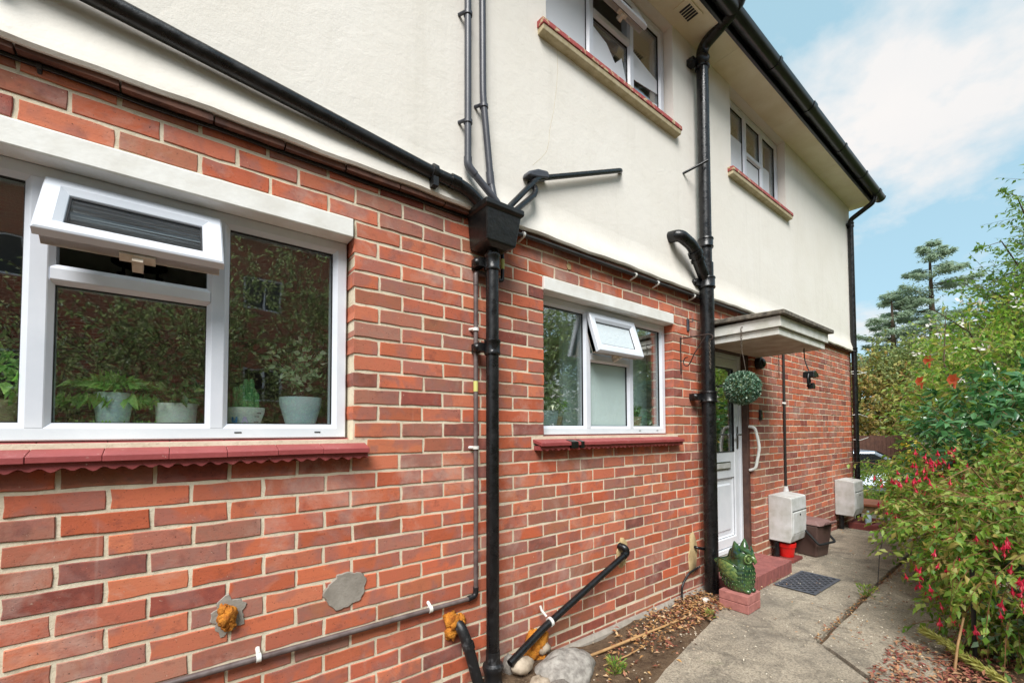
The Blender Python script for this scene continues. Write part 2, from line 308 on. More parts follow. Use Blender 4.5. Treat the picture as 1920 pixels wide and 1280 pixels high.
# ------------------------------------------------------------------ mesh helpers
class MB:
    def __init__(s): s.v = []; s.f = []
    def add(s, v, f):
        o = len(s.v); s.v += [tuple(p) for p in v]; s.f += [tuple(i+o for i in q) for q in f]; return s
    def box(s, x0, x1, y0, y1, z0, z1):
        return s.add([(x0, y0, z0), (x1, y0, z0), (x1, y1, z0), (x0, y1, z0), (x0, y0, z1), (x1, y0, z1), (x1, y1, z1), (x0, y1, z1)],
                     [(0, 3, 2, 1), (4, 5, 6, 7), (0, 1, 5, 4), (1, 2, 6, 5), (2, 3, 7, 6), (3, 0, 4, 7)])
    def hexa(s, pts):
        return s.add(pts, [(0, 3, 2, 1), (4, 5, 6, 7), (0, 1, 5, 4), (1, 2, 6, 5), (2, 3, 7, 6), (3, 0, 4, 7)])
    def tube(s, pts, r, n=14, cap=True):
        P = [Vector(p) for p in pts]; k = len(P); rs = [r]*k if isinstance(r, (int, float)) else list(r)
        up = None; rings = []
        for i in range(k):
            t = (P[min(i+1, k-1)]-P[max(i-1, 0)])
            if t.length < 1e-9: t = Vector((0, 0, 1))
            t.normalize()
            if up is None:
                up = Vector((0, 0, 1)) if abs(t.z) < .9 else Vector((1, 0, 0))
            a = t.cross(up)
            if a.length < 1e-6: a = t.cross(Vector((0, 1, 0)))
            a.normalize(); b = a.cross(t).normalized(); up = b
            rings.append([P[i]+a*math.cos(2*math.pi*j/n)*rs[i]+b*math.sin(2*math.pi*j/n)*rs[i] for j in range(n)])
        v = [p for q in rings for p in q]; f = []
        for i in range(k-1):
            for j in range(n): f.append((i*n+j, i*n+(j+1) % n, (i+1)*n+(j+1) % n, (i+1)*n+j))
        if cap: f.append(tuple(range(n-1, -1, -1))); f.append(tuple((k-1)*n+j for j in range(n)))
        return s.add(v, f)
    def lathe(s, prof, c=(0, 0, 0), n=24, sx=1, sy=1, cap=False):
        v = []; f = []
        for r, z in prof:
            for j in range(n): a = 2*math.pi*j/n; v.append((c[0]+r*sx*math.cos(a), c[1]+r*sy*math.sin(a), c[2]+z))
        for i in range(len(prof)-1):
            for j in range(n): f.append((i*n+j, i*n+(j+1) % n, (i+1)*n+(j+1) % n, (i+1)*n+j))
        if cap: f.append(tuple(range(n-1, -1, -1))); f.append(tuple((len(prof)-1)*n+j for j in range(n)))
        return s.add(v, f)
    def prism(s, poly, axis, a, b):
        # polygon in the other two axes, extruded along axis from a to b
        n = len(poly)
        def mk(p, t): return {'x': (t, p[0], p[1]), 'y': (p[0], t, p[1]), 'z': (p[0], p[1], t)}[axis]
        v = [mk(p, a) for p in poly]+[mk(p, b) for p in poly]
        f = [tuple(range(n)), tuple(range(2*n-1, n-1, -1))]+[(i, (i+1) % n+0, (i+1) % n+n, i+n)[::-1] for i in range(n)]
        return s.add(v, f)
    def frame(s, x0, x1, z0, z1, prof, y=0):
        # sweep (inset, y) profile round a rectangle with mitred corners
        v = []; k = len(prof)
        for cx, cz, sx, sz in ((x0, z0, 1, 1), (x1, z0, -1, 1), (x1, z1, -1, -1), (x0, z1, 1, -1)):
            for i, yy in prof: v.append((cx+sx*i, y+yy, cz+sz*i))
        f = []
        for c in range(4):
            d = (c+1) % 4
            for j in range(k-1): f.append((c*k+j, d*k+j, d*k+j+1, c*k+j+1))
        return s.add(v, f)
    def blob(s, c, r, n=10, k=7, jit=.15, sc_=(1, 1, 1), seed=0):
        rr = random.Random(seed); v = []; f = []
        ph = [rr.uniform(0, 6.28) for _ in range(6)]
        def rad(a, b): return r*(1+jit*(math.sin(3*a+ph[0])*math.sin(2*b+ph[1])+.7*math.sin(5*a+ph[2]+b*3)+.5*math.sin(9*a+ph[3])*math.cos(7*b+ph[4])))
        for i in range(k+1):
            b = math.pi*i/k
            for j in range(n):
                a = 2*math.pi*j/n; q = rad(a if 0 < i < k else 0, b)
                v.append((c[0]+q*math.sin(b)*math.cos(a)*sc_[0], c[1]+q*math.sin(b)*math.sin(a)*sc_[1], c[2]+q*math.cos(b)*sc_[2]))
        for i in range(k):
            for j in range(n): f.append((i*n+j, (i+1)*n+j, (i+1)*n+(j+1) % n, i*n+(j+1) % n))
        return s.add(v, f)
def fillet(pts, r, n=6):
    P = [Vector(p) for p in pts]; o = [P[0]]
    for i in range(1, len(P)-1):
        a = P[i-1]-P[i]; b = P[i+1]-P[i]; d = min(r, a.length*.49, b.length*.49)
        A = P[i]+a.normalized()*d; B = P[i]+b.normalized()*d
        for k in range(n+1):
            t = k/n; o.append(A*(1-t)**2+P[i]*2*t*(1-t)+B*t*t)
    o.append(P[-1]); return o
def tag(o, label=None, cat=None, group=None, kind=None):
    if label: o['label'] = label
    if cat: o['category'] = cat
    if group: o['group'] = group
    if kind: o['kind'] = kind
    return o
def mesh(name, mb, smooth=None):
    me = bpy.data.meshes.new(name); me.from_pydata(mb.v, [], mb.f); me.update()
    if smooth is not None:
        me.polygons.foreach_set('use_smooth', [True]*len(me.polygons)); me.set_sharp_from_angle(angle=R_(smooth))
    return me
def obj(name, mb, mat, parent=None, smooth=None, bevel=None, loc=None):
    o = bpy.data.objects.new(name, mb if isinstance(mb, bpy.types.Mesh) else mesh(name, mb, smooth)); COL.objects.link(o)
    if mat and not o.data.materials: o.data.materials.append(MATS[mat])
    if parent: o.parent = parent
    if loc: o.location = loc
    if bevel:
        b = o.modifiers.new('bevel', 'BEVEL'); b.width = bevel; b.segments = 2; b.limit_method = 'ANGLE'; b.angle_limit = R_(40)
    return o
def empty(name, label, cat, loc=(0, 0, 0), rz=0, group=None):
    o = bpy.data.objects.new(name, None); COL.objects.link(o); o.location = loc; o.rotation_euler = (0, 0, rz); o.empty_display_size = .1
    return tag(o, label, cat, group)
def pipe(name, pts, r, mat, parent=None, fil=0, n=16):
    return obj(name, MB().tube(fillet(pts, fil) if fil else pts, r, n), mat, parent, 50)
def holes_wall(mb, x0, x1, z0, z1, holes, y, depth=0, grow=0):
    xs = sorted({x0, x1, *[min(max(v, x0), x1) for h in holes for v in (h[0]-grow, h[1]+grow)]})
    zs = sorted({z0, z1, *[min(max(v, z0), z1) for h in holes for v in (h[2]-grow, h[3]+grow)]})
    for i in range(len(xs)-1):
        for j in range(len(zs)-1):
            cx, cz = (xs[i]+xs[i+1])/2, (zs[j]+zs[j+1])/2
            if any(h[0]-grow < cx < h[1]+grow and h[2]-grow < cz < h[3]+grow for h in holes): continue
            mb.add([(xs[i], y, zs[j]), (xs[i+1], y, zs[j]), (xs[i+1], y, zs[j+1]), (xs[i], y, zs[j+1])], [(0, 1, 2, 3)])
    if depth:
        for h in holes:
            a, b, c, d = h[0]-grow, h[1]+grow, h[2]-grow, h[3]+grow
            for p, q in (((a, c), (a, d)), ((a, d), (b, d)), ((b, d), (b, c)), ((b, c), (a, c))):
                mb.add([(p[0], y, p[1]), (q[0], y, q[1]), (q[0], y+depth, q[1]), (p[0], y+depth, p[1])], [(0, 1, 2, 3)])
    return mb
def fast_mesh(name, V, Fc, k):
    me = bpy.data.meshes.new(name); nV, nF = len(V), len(Fc)
    me.vertices.add(nV); me.vertices.foreach_set('co', V.astype(np.float32).ravel())
    me.loops.add(nF*k); me.loops.foreach_set('vertex_index', Fc.astype(np.int32).ravel())
    me.polygons.add(nF); me.polygons.foreach_set('loop_start', np.arange(0, nF*k, k, dtype=np.int32)); me.polygons.foreach_set('loop_total', np.full(nF, k, dtype=np.int32))
    me.update(calc_edges=True); return me
def norm(a): return a/np.maximum(np.linalg.norm(a, axis=1, keepdims=True), 1e-9)
LEAF = np.array([(0, 0, 0), (-.5, .42, .12), (0, .5, 0), (.5, .42, .12), (0, 1, -.12)]); LEAF_F = np.array([(0, 3, 2), (0, 2, 1), (1, 2, 4), (2, 3, 4)])
def leaves(name, P, D, L, Wd, mat, parent=None, flat=.6, stuff=False):
    """one leaf (4 triangles, folded along its rib) at each point, pointing along D"""
    n = len(P); P = np.asarray(P); D = norm(np.asarray(D)); L = np.broadcast_to(L, n)[:, None, None]; Wd = np.broadcast_to(Wd, n)[:, None, None]
    N = RNG.normal(size=(n, 3))*(1-flat)+np.array((0, 0, 1))*flat+1e-3; X = norm(np.cross(D, N)); Z = np.cross(X, D)
    S = LEAF[None]
    V = P[:, None]+X[:, None]*S[..., 0:1]*Wd+D[:, None]*S[..., 1:2]*L+Z[:, None]*S[..., 2:3]*L
    Fc = LEAF_F[None]+np.arange(n)[:, None, None]*5
    me = fast_mesh(name, V.reshape(-1, 3), Fc.reshape(-1, 3), 3); me.materials.append(MATS[mat])
    o = bpy.data.objects.new(name, me); COL.objects.link(o)
    if parent: o.parent = parent
    if stuff: o['kind'] = 'stuff'
    return o
def twigs_in(ells, n, tl, droop=.0, shell=.55, out=.7):
    """n twigs in a union of ellipsoids (cx,cy,cz,rx,ry,rz): start point and end point"""
    vol = np.array([e[3]*e[4]*e[5] for e in ells])**.67; idx = RNG.choice(len(ells), n, p=vol/vol.sum()); E_ = np.array(ells)[idx]
    d = norm(RNG.normal(size=(n, 3))); lump = 1+.16*np.sin(d[:, 0]*5+idx)+.14*np.sin(d[:, 1]*7+2*idx)+.12*np.sin(d[:, 2]*6)
    r = (shell+(1-shell)*RNG.random(n)**.6)*lump
    A = E_[:, :3]+d*r[:, None]*E_[:, 3:6]
    T = norm(d*out+RNG.normal(size=(n, 3))*.45+np.array((0, 0, .25-droop))); return A, A+T*(tl*(.5+RNG.random(n)))[:, None]
def foliage(name, ells, n, per, tl, L, Wd, mat, parent, droop=0, shell=.55, stem=None, stem_r=.003, zmin=None, lname='leaves', flat=.6):
    A, B = twigs_in(ells, n, tl, droop, shell)
    t = (np.arange(per)+.5)/per; t = .1+.9*t
    P = A[:, None]*(1-t)[None, :, None]+B[:, None]*t[None, :, None]; P[..., 2] -= droop*.5*tl*(t**2)[None]
    ax = norm(B-A)[:, None]; side = RNG.normal(size=P.shape); D = ax*.6+side*.55+np.array((0, 0, -.25-droop*.5))
    P = P.reshape(-1, 3); D = D.reshape(-1, 3)
    if zmin is not None: k = P[:, 2] > zmin; P = P[k]; D = D[k]
    o = leaves(lname, P, D, L*(.6+.7*RNG.random(len(P))), Wd*(.7+.6*RNG.random(len(P))), mat, parent, flat, True)
    if stem:
        mb = MB()
        for i in range(len(A)):
            if zmin is not None and A[i][2] < zmin: continue
            mb.tube([A[i], (A[i]+B[i])/2, B[i]-np.array((0, 0, droop*.4*tl))], [stem_r*1.3, stem_r, stem_r*.5], 3, False)
        tag(obj('twigs', mb, stem, parent), kind='stuff')
    return o, A, B

# ------------------------------------------------------------------ ground and path
def gz(x, y):
    s = min(max((x-9.3)/5, 0), 1); s = s*s*(3-2*s)
    return .062-.62*s
GX = sorted({-60, -20, -8, *[round(-3+.25*i, 2) for i in range(80)], 18, 22, 30, 45, 70, 120, 400, 900})
GY = sorted({-900, -300, -80, -30, *[round(-8+.3*i, 2) for i in range(60)], 14, 25, 60, 200, 900})
gv = [(x, y, gz(x, y)+(.012*math.sin(x*5.1+y*3)+.01*math.sin(x*9-y*7.3) if abs(x) < 12 and abs(y) < 6 else 0)) for y in GY for x in GX]
nx = len(GX); gf = [(j*nx+i, j*nx+i+1, (j+1)*nx+i+1, (j+1)*nx+i) for j in range(len(GY)-1) for i in range(nx-1)]
g = obj('ground', MB().add(gv, gf), 'soil', None, 80); tag(g, kind='structure')
lw = MB()
for i in range(24):
    for j in range(14):
        x0, y0 = 9.0+i*.8, -1.0+j*.8
        lw.add([(x, y, gz(x, y)+.02) for x, y in ((x0, y0), (x0+.8, y0), (x0+.8, y0+.8), (x0, y0+.8))], [(0, 1, 2, 3)])
tag(obj('lawn', lw, 'grass_ground'), kind='structure')
path = bpy.data.objects.new('path', None); COL.objects.link(path); tag(path, kind='structure')
def slab(poly, z, tilt=0):
    mb = MB(); n = len(poly); cx = sum(p[0] for p in poly)/n; cy = sum(p[1] for p in poly)/n
    # wander along each edge so that no edge is dead straight
    pts = []
    for i in range(n):
        a, b = poly[i], poly[(i+1) % n]; k = max(2, int(math.hypot(b[0]-a[0], b[1]-a[1])/.12))
        for j in range(k):
            t = j/k; pts.append((a[0]+(b[0]-a[0])*t+random.uniform(-.006, .006), a[1]+(b[1]-a[1])*t+random.uniform(-.006, .006)))
    def zt(p): return z+tilt*(p[0]-cx)
    k = len(pts); inn = [(p[0]+(cx-p[0])*.014, p[1]+(cy-p[1])*.014) for p in pts]
    mb.add([(p[0], p[1], zt(p)) for p in inn]+[(p[0], p[1], zt(p)-.008) for p in pts]+[(p[0], p[1], -.02) for p in pts],
           [tuple(range(k))]+[(i, k+i, k+(i+1) % k, (i+1) % k) for i in range(k)]+[(k+i, 2*k+i, 2*k+(i+1) % k, k+(i+1) % k) for i in range(k)])
    return obj('slab', mb, 'concrete', path, 30)
slab([(1.0, -.74), (1.0, -1.25), (2.97, -1.25), (3.2, -.99), (3.08, -.36), (3.03, -.36)], .102)
slab([(3.095, -.36), (3.215, -.98), (3.24, -.925), (3.93, -.905), (3.84, -.02), (3.5, -.02), (3.40, -.13)], .099)
slab([(3.855, -.02), (3.945, -.90), (5.24, -.885), (5.2, -.02)], .102, .003)
slab([(5.215, -.02), (5.255, -.885), (6.5, -.87), (6.5, -.02)], .105)
slab([(6.515, -.02), (6.515, -.87), (7.9, -.86), (7.9, -.02)], .108)
slab([(7.92, .3), (7.92, -.86), (9.3, -.84), (9.3, .5)], .10)
slab([(3.23, -1.0), (3.25, -.95), (3.62, -.94), (3.72, -1.5), (3.10, -1.48), (3.0, -1.28)], .092)
slab([(3.64, -.94), (4.30, -.925), (4.36, -1.52), (3.74, -1.5)], .095)
slab([(4.32, -.925), (5.1, -.91), (5.12, -1.5), (4.38, -1.5)], .097)
slab([(5.12, -.91), (6.2, -.895), (6.2, -1.5), (5.14, -1.5)], .097)
slab([(6.22, -.89), (7.4, -.88), (7.4, -1.5), (6.22, -1.5)], .099)
slab([(7.42, -.88), (9.3, -.86), (9.3, -1.5), (7.42, -1.5)], .1)
tag(obj('slab', MB().box(9.32, 13.5, -1.6, -.45, -.4, .09), 'concrete', path), None)
sb = MB()   # earth bed against the wall, heaped round the drain
nxs, nys = 60, 14
for j in range(nys):
    for i in range(nxs):
        x = -.5+4.05*i/(nxs-1); v_ = j/(nys-1); ymax = -.78 if x < 1.2 else -.78+.43*min(1, (x-1.2)/1.9); y = .02+(ymax-.02)*v_
        h = .088+.075*math.exp(-((x-1.45)/.45)**2-((y+.1)/.22)**2)+random.uniform(-.006, .006)+.012*math.sin(x*8+y*5)
        sb.v.append((x, y, h-(.03 if j == nys-1 else 0)))
sb.f = [(j*nxs+i, (j+1)*nxs+i, (j+1)*nxs+i+1, j*nxs+i+1) for j in range(nys-1) for i in range(nxs-1)]
tag(obj('soil_bed', sb, 'soil', None, 80), kind='structure')

# ------------------------------------------------------------------ house
house = empty('house', 'two-storey house with red brick ground floor and cream rendered upper wall', 'house')
K0 = 1.716
def zk(k): return K0-.075*k
OPEN = [(-1.05, .62, zk(4), zk(-9)), (1.76, 3.176, zk(4), zk(-9)), (3.62, 4.612, -.2, 2.24)]
SILL = [(-1.12, .688), (1.66, 3.232)]
X0, X1 = -3.2, 8.0
mw = holes_wall(MB(), X0, X1, -.1, 2.63, OPEN, .0042, .11, .004)
mw.add([(X1, .0042, -.1), (X1, 6.5, -.1), (X1, 6.5, 2.63), (X1, .0042, 2.63)], [(0, 1, 2, 3)])
brick_wall = obj('brick_wall', mw, 'mortar', house)
RED = [(190, 104, 74), (184, 95, 64), (193, 114, 84), (178, 98, 72), (188, 108, 82)]
MAU = [(160, 106, 88), (168, 102, 80), (152, 108, 94), (164, 112, 94)]
BRN = [(150, 94, 72), (142, 84, 68), (160, 104, 80)]
DRK = [(126, 78, 70), (134, 72, 62)]
def brick_col(x, z):
    r = random.random()
    pm, pb, pd = (.2, .08, .06) if x < 4.6 else (.27, .12, .08)
    if z < .36 and x > 1.4: pb += .45
    c = random.choice(MAU if r < pm else BRN if r < pm+pb else DRK if r < pm+pb+pd else RED)
    j = random.uniform(.93, 1.07); return tuple(v*j*random.uniform(.985, 1.015) for v in c)
def brick_geo(wd, ht, dp, rnd):
    """brick centred on its front face, front at y=0; uneven arrises"""
    a, b = wd/2, ht/2; j = lambda s=.0022: rnd.uniform(-s, s)
    ring = [(-a, -b), (-a*.5, -b), (0, -b), (a*.5, -b), (a, -b), (a, 0), (a, b), (a*.5, b), (0, b), (-a*.5, b), (-a, b), (-a, 0)]
    o = [(x+j(), z+j()) for x, z in ring]
    inn = [(x-math.copysign(.0022, x) if abs(x) > a*.9 else x, z-math.copysign(.0022, z) if abs(z) > b*.9 else z) for x, z in o]
    n = 12; rot = [rnd.uniform(-.0012, .0012) for _ in range(2)]
    v = [(x, rot[0]*x/a+rot[1]*z/b, z) for x, z in inn]+[(x, .0024+rot[0]*x/a+rot[1]*z/b, z) for x, z in o]+[(x, dp, z) for x, z in o]
    f = [tuple(range(n))]+[(n+i, n+(i+1) % n, (i+1) % n, i) for i in range(n)]+[(2*n+i, 2*n+(i+1) % n, n+(i+1) % n, n+i) for i in range(n)]
    return v, f
def vis_size(x, z):
    p = Vector((x, 0, z))-cam.location; d = p.dot(Fv)
    if d < .2: return -1
    u = p.dot(Rv)/d; v = p.dot(Uv)/d
    px = 960+u*808; py = 781-v*808
    if not (-80 < px < 2000 and -80 < py < 1360): return -1
    return 1/d
pieces = []
for r in range(-12, 23):
    zt, zb = zk(r), zk(r+1); zc = (zt+zb)/2
    ph = .171+(.1125 if r % 2 == 0 else 0)
    n0 = int((-1.75-ph)/.225)-1
    edges = []; x = ph+n0*.225
    cuts = [(h[0], h[1]) for h in OPEN if h[2]-.01 < zc < h[3]+.01]
    if r == 4: cuts += SILL
    while x < X1+.01:
        a, b = x+random.uniform(-.006, .006), None
        edges.append(a); x += .225
    edges = [e for e in edges if e > -1.8]+[X1+.0]
    row = []
    for a, b in zip(edges[:-1], edges[1:]):
        a2, b2 = a+.006, b-.006; segs = [(a2, b2)]
        for c0, c1 in cuts:
            ns = []
            for s0, s1 in segs:
                if s1 <= c0 or s0 >= c1: ns.append((s0, s1))
                else:
                    if s0 < c0: ns.append((s0, c0))
                    if s1 > c1: ns.append((c1, s1))
            segs = ns
        row += [[s0, s1] for s0, s1 in segs]
    k = 0
    while k < len(row):                                   # a sliver beside an opening joins its neighbour
        s0, s1 = row[k]
        if s1-s0 < .06:
            if k+1 < len(row) and row[k+1][0]-s1 < .03: row[k+1][0] = s0; row.pop(k); continue
            if k and s0-row[k-1][1] < .03: row[k-1][1] = s1; row.pop(k); continue
        k += 1
    for s0, s1 in row:
        hh = .0625 if r != 20 else .055
        pieces.append((vis_size((s0+s1)/2, zc), (s0+s1)/2, zc-(.004 if r == 20 else 0)+random.uniform(-.0012, .0012), s1-s0, hh))
pieces.sort(key=lambda p: -p[0])
rnd = random.Random(3); VAR = {}
rest = MB(); rcol = []
for i, (sz, x, z, wd, ht) in enumerate(pieces):
    c = brick_col(x, z)
    if i < 300:
        key = (round(wd, 3), ht)
        full = .205 < wd < .222
        kk = ('full', rnd.randrange(24), ht) if full else key
        if kk not in VAR:
            v, f = brick_geo(.2125 if full else wd, ht, .095, rnd); VAR[kk] = mesh('brick', MB().add(v, f))
        o = obj('brick', VAR[kk], 'brick_piece', brick_wall, loc=(x, random.uniform(-.0015, .0015), z)); o.color = (*lin(c), 1)
        if full: o.scale = (wd/.2125, 1, 1)
    else:
        v, f = brick_geo(wd, ht, .095, rnd); dy_ = random.uniform(-.0015, .0015)
        rest.add([(p[0]+x, p[1]+dy_, p[2]+z) for p in v], f); rcol.append((*lin(c), 1))
ro = obj('bricks', rest, 'brick_mass', brick_wall); tag(ro, kind='stuff')
ca = ro.data.color_attributes.new('Col', 'FLOAT_COLOR', 'POINT')
ca.data.foreach_set('color', np.repeat(np.array(rcol, dtype=np.float32), 36, axis=0).ravel())

obj('plinth', MB().prism([(.01, .02), (-.035, .02), (-.03, .098), (-.012, .118), (.01, .122)], 'x', -1.0, 3.6), 'cement_grey', house, None, .004)
# rendered upper wall with a bell-cast foot
UW = [(1.775, 3.20, 3.90, 4.80), (4.205, 5.556, 3.93, 4.80)]
rw = holes_wall(MB(), X0, X1+.02, 2.84, 4.95, UW, -.02, .12)
NX = 150
prof = [(.0, 2.612), (-.052, 2.606), (-.060, 2.618), (-.054, 2.66), (-.040, 2.70), (-.028, 2.75), (-.0215, 2.80), (-.02, 2.84)]
o0 = len(rw.v)
for i in range(NX+1):
    x = X0+(X1+.02-X0)*i/NX; wz = .004*math.sin(x*3.1)+.003*math.sin(x*7.7+1)+.002*math.sin(x*23)
    for k, (y, z) in enumerate(prof): rw.v.append((x, y+(.002*math.sin(x*9+k) if 0 < k < 6 else 0), z+(wz if k < 4 else 0)))
kp = len(prof)
rw.f += [(o0+i*kp+k, o0+(i+1)*kp+k, o0+(i+1)*kp+k+1, o0+i*kp+k+1)[::-1] for i in range(NX) for k in range(kp-1)]
rw.add([(X1+.02, -.02, 2.61), (X1+.02, 6.5, 2.61), (X1+.02, 6.5, 4.95), (X1+.02, -.02, 4.95)], [(0, 1, 2, 3)])
rend = obj('rendered_wall', rw, 'render', house, 35)
cp = MB()
for a_, b_ in (((1.872, 3.86), (1.862, 3.60)), ((1.862, 3.60), (1.80, 3.30)), ((1.80, 3.30), (1.775, 3.16)), ((1.775, 3.16), (1.66, 3.03))):
    cp.tube([(a_[0], -.0195, a_[1]), ((a_[0]+b_[0])/2+.006, -.0195, (a_[1]+b_[1])/2), (b_[0], -.0195, b_[1])], .0012, 5)
obj('crack', cp, 'sill_stone', rend)
tcs = bpy.data.objects.new('tile_course', None); COL.objects.link(tcs); tcs.parent = house
x = -1.4+.01; 
while x < X1-.05:
    L_ = .24+random.uniform(-.012, .012)
    obj('tile', MB().box(x, min(x+L_, X1), -.038+random.uniform(-.004, .004), .05, 2.585+random.uniform(-.002, .002), 2.607), 'tile_edge', tcs); x += L_+.006

# windows ---------------------------------------------------------------------------------
FP = [(0, .15), (0, .075), (.004, .07), (.040, .07), (.044, .073), (.058, .086), (.060, .10), (.06, .14)]
def bar_v(mb, x, z0, z1, y=.07, w=.036, bead=.014):
    p = [(-w+0, y+.07), (-w, y+.017), (-w+bead, y+.002), (-w+bead+.003, y), (w-bead-.003, y), (w-bead, y+.002), (w, y+.017), (w, y+.07)]
    mb.prism([(x+a, b) for a, b in p], 'z', z0, z1)
def bar_h(mb, z, x0, x1, y=.07, w=.034, bead=.014):
    p = [(y+.07, -w), (y+.017, -w), (y+.002, -w+bead), (y, -w+bead+.003), (y, w-bead-.003), (y+.002, w-bead), (y+.017, w), (y+.07, w)]
    mb.prism([(a, z+b) for a, b in p], 'x', x0, x1)
def sash(parent, x0, x1, z1, h, ang, gl, y=.06):
    cx = (x0+x1)/2; W_ = (x1-x0)/2
    s = bpy.data.objects.new('casement', None)
    mb = MB().frame(-W_, W_, -h, 0, [(.012, .05), (.012, .018), (0, .014), (0, -.012), (.006, -.018), (.040, -.018), (.060, -.004), (.062, .004), (.062, .03), (.012, .05)])
    s = obj('casement', mb, 'upvc', parent, None, .0015, (cx, y, z1)); s.rotation_euler = (-ang, 0, 0)
    # sub-parts share the casement's turn, and hang from the window itself (three levels at most)
    def sub(nm, b, mt, sm=None):
        o = obj(nm, b, mt, parent, sm, None, (cx, y, z1)); o.rotation_euler = (-ang, 0, 0); return o
    sub('pane', MB().box(-W_+.06, W_-.06, .004, .010, -h+.06, -.06), gl)
    sub('gasket', MB().frame(-W_, W_, -h, 0, [(.058, .0), (.066, .001), (.066, .006)]).frame(-W_, W_, -h, 0, [(.006, .0145), (.012, .02)]), 'gasket')
    sub('casement_edge', MB().frame(-W_, W_, -h, 0, [(.012, .019), (.012, .052), (.05, .052)]), 'upvc_old')
    lk = MB().box(-.045, .045, .02, .05, -h-.004, -h+.010).box(-.014, .014, .03, .075, -h-.02, -h+.02)
    sub('latch', lk, 'upvc_old')
    return s
def window(label, x0, x1, z0, z1, mulls, tz, ang, top_glass, glass_m='window_glass', dy=0):
    wn_ = bpy.data.objects.new('window', None); COL.objects.link(wn_); wn_.parent = house; wn_.location = (0, dy, 0); tag(wn_, label)
    fr = MB().frame(x0, x1, z0, z1, FP); obj('frame', fr, 'upvc', wn_, None, .001)
    for mx_ in mulls:
        b = MB(); bar_v(b, mx_, z0+.042, z1-.042, .0695); obj('mullion', b, 'upvc', wn_)
    b = MB(); bar_h(b, tz, mulls[0]+.026, mulls[1]-.026, .0705); obj('transom', b, 'upvc', wn_)
    e = .058; xs = [x0+e, mulls[0]-.034, mulls[0]+.034, mulls[1]-.034, mulls[1]+.034, x1-e]
    P = [(xs[0], xs[1], z0+e, z1-e), (xs[2], xs[3], z0+e, tz-.032), (xs[4], xs[5], z0+e, z1-e)]
    if not ang: P.append((xs[2], xs[3], tz+.032, z1-e))
    for k, (a, b_, c, d) in enumerate(P):
        mt = glass_m[k] if isinstance(glass_m, (list, tuple)) else glass_m
        obj('pane', MB().box(a-.004, b_+.004, .100, .106, c-.004, d+.004), mt, wn_)
        obj('gasket', MB().frame(a, b_, c, d, [(-.002, .0865), (.004, .087), (.004, .099)]), 'gasket', wn_)
    if ang: sash(wn_, mulls[0]+(.012 if ang > .5 else -.02), mulls[1]+.004, z1-.05, .272 if ang > .5 else .292, ang, top_glass)
    sl_ = MB()
    for xx in ((x0+x1)/2+.25*(x1-x0), x1-.12): sl_.box(xx-.012, xx+.012, .0685, .0705, z0+.022, z0+.027)
    obj('drain_slot', sl_, 'gasket', wn_)
    return wn_
w1 = window('wide white window over the long red tiled sill', -1.04, .612, 1.42, 2.305, (-.348, .128), 1.962, R_(36), 'reeded_glass')
w2 = window('smaller white ground-floor window beside the black soil pipe', 1.768, 3.168, 1.42, 2.305, (2.238, 2.718), 1.956, R_(18), 'frost_leaf', ['window_glass', 'frost_teal', 'window_glass'])
wA = window('upper white window with frosted panes nearest the hopper', 1.785, 3.192, 3.945, 4.795, (2.285, 2.755), 4.45, R_(24), 'window_glass', 'window_glass', -.012)
wB = window('upper white window with half-drawn white blinds above the canopy', 4.215, 5.548, 3.965, 4.795, (4.712, 5.12), 4.375, 0, 'window_glass', 'window_glass', -.012)
for x0, x1, zt in ((-1.07, .612, 2.388), (1.752, 3.168, 2.386)):
    lt = MB().prism([(.07, 2.302), (-.012, 2.302), (-.016, 2.308), (-.016, zt-.004), (-.012, zt), (.07, zt)], 'x', x0, x1)
    obj('lintel_board', lt, 'lintel_paint', house, None, .003)
# tiled sills with a scalloped lower edge
def tiled_sill(x0, x1, joints, tape=None):
    s = bpy.data.objects.new('window_sill', None); COL.objects.link(s); s.parent = house
    ed = [x0]+joints+[x1]
    for i, (a, b) in enumerate(zip(ed[:-1], ed[1:])):
        j = random.uniform(-.002, .002); yf = -.068+j; ins = .03
        p0 = (a+.0006, b-.0006)
        la = ins if i == 0 else 0; lb = ins if i == len(ed)-2 else 0
        t = [(p0[0], .088, 1.4195), (p0[1], .088, 1.4195), (p0[1]-lb*.3, yf, 1.376+j*.4), (p0[0]+la*.3, yf, 1.376+j*.4)]
        obj('tile', MB().hexa([(x, y, z-.020) for x, y, z in t[::-1]]+t[::-1]), 'red_paint', s, None, .0018)
    n = int((x1-x0)/.0085); top = [(x0+.012+(x1-x0-.024)*i/n, 1.358) for i in range(n+1)]
    bot = [(x, 1.334+.0055*math.sin(x*2*math.pi/.046)+.002*math.sin(x*71)) for x, z in top]
    mb = MB(); N = n+1
    v = [(x, -.052, z) for x, z in top]+[(x, -.052, z) for x, z in bot]+[(x, .03, z) for x, z in bot]
    f = [(N+i, N+i+1, i+1, i) for i in range(n)]+[(2*N+i, 2*N+i+1, N+i+1, N+i) for i in range(n)]
    mb.add(v, f); mb.add([(x, .03, 1.358) for x, z in (top[0], top[-1])]+[(top[0][0], -.052, 1.358), (top[0][0], -.052, bot[0][1]), (top[0][0], .03, bot[0][1]), (top[-1][0], -.052, 1.358), (top[-1][0], -.052, bot[-1][1]), (top[-1][0], .03, bot[-1][1])], [(0, 2, 3, 4), (1, 7, 6, 5)])
    obj('scalloped_edge', mb, 'red_paint', s)
    if tape:
        for a, b in tape: obj('tape', MB().hexa([(a, -.0705, 1.338), (b, -.0705, 1.338), (b, -.02, 1.338), (a, -.02, 1.338), (a, -.0705, 1.379), (b, -.0705, 1.379), (b, -.02, 1.392), (a, -.02, 1.392)]), 'black_iron', s)
    return s
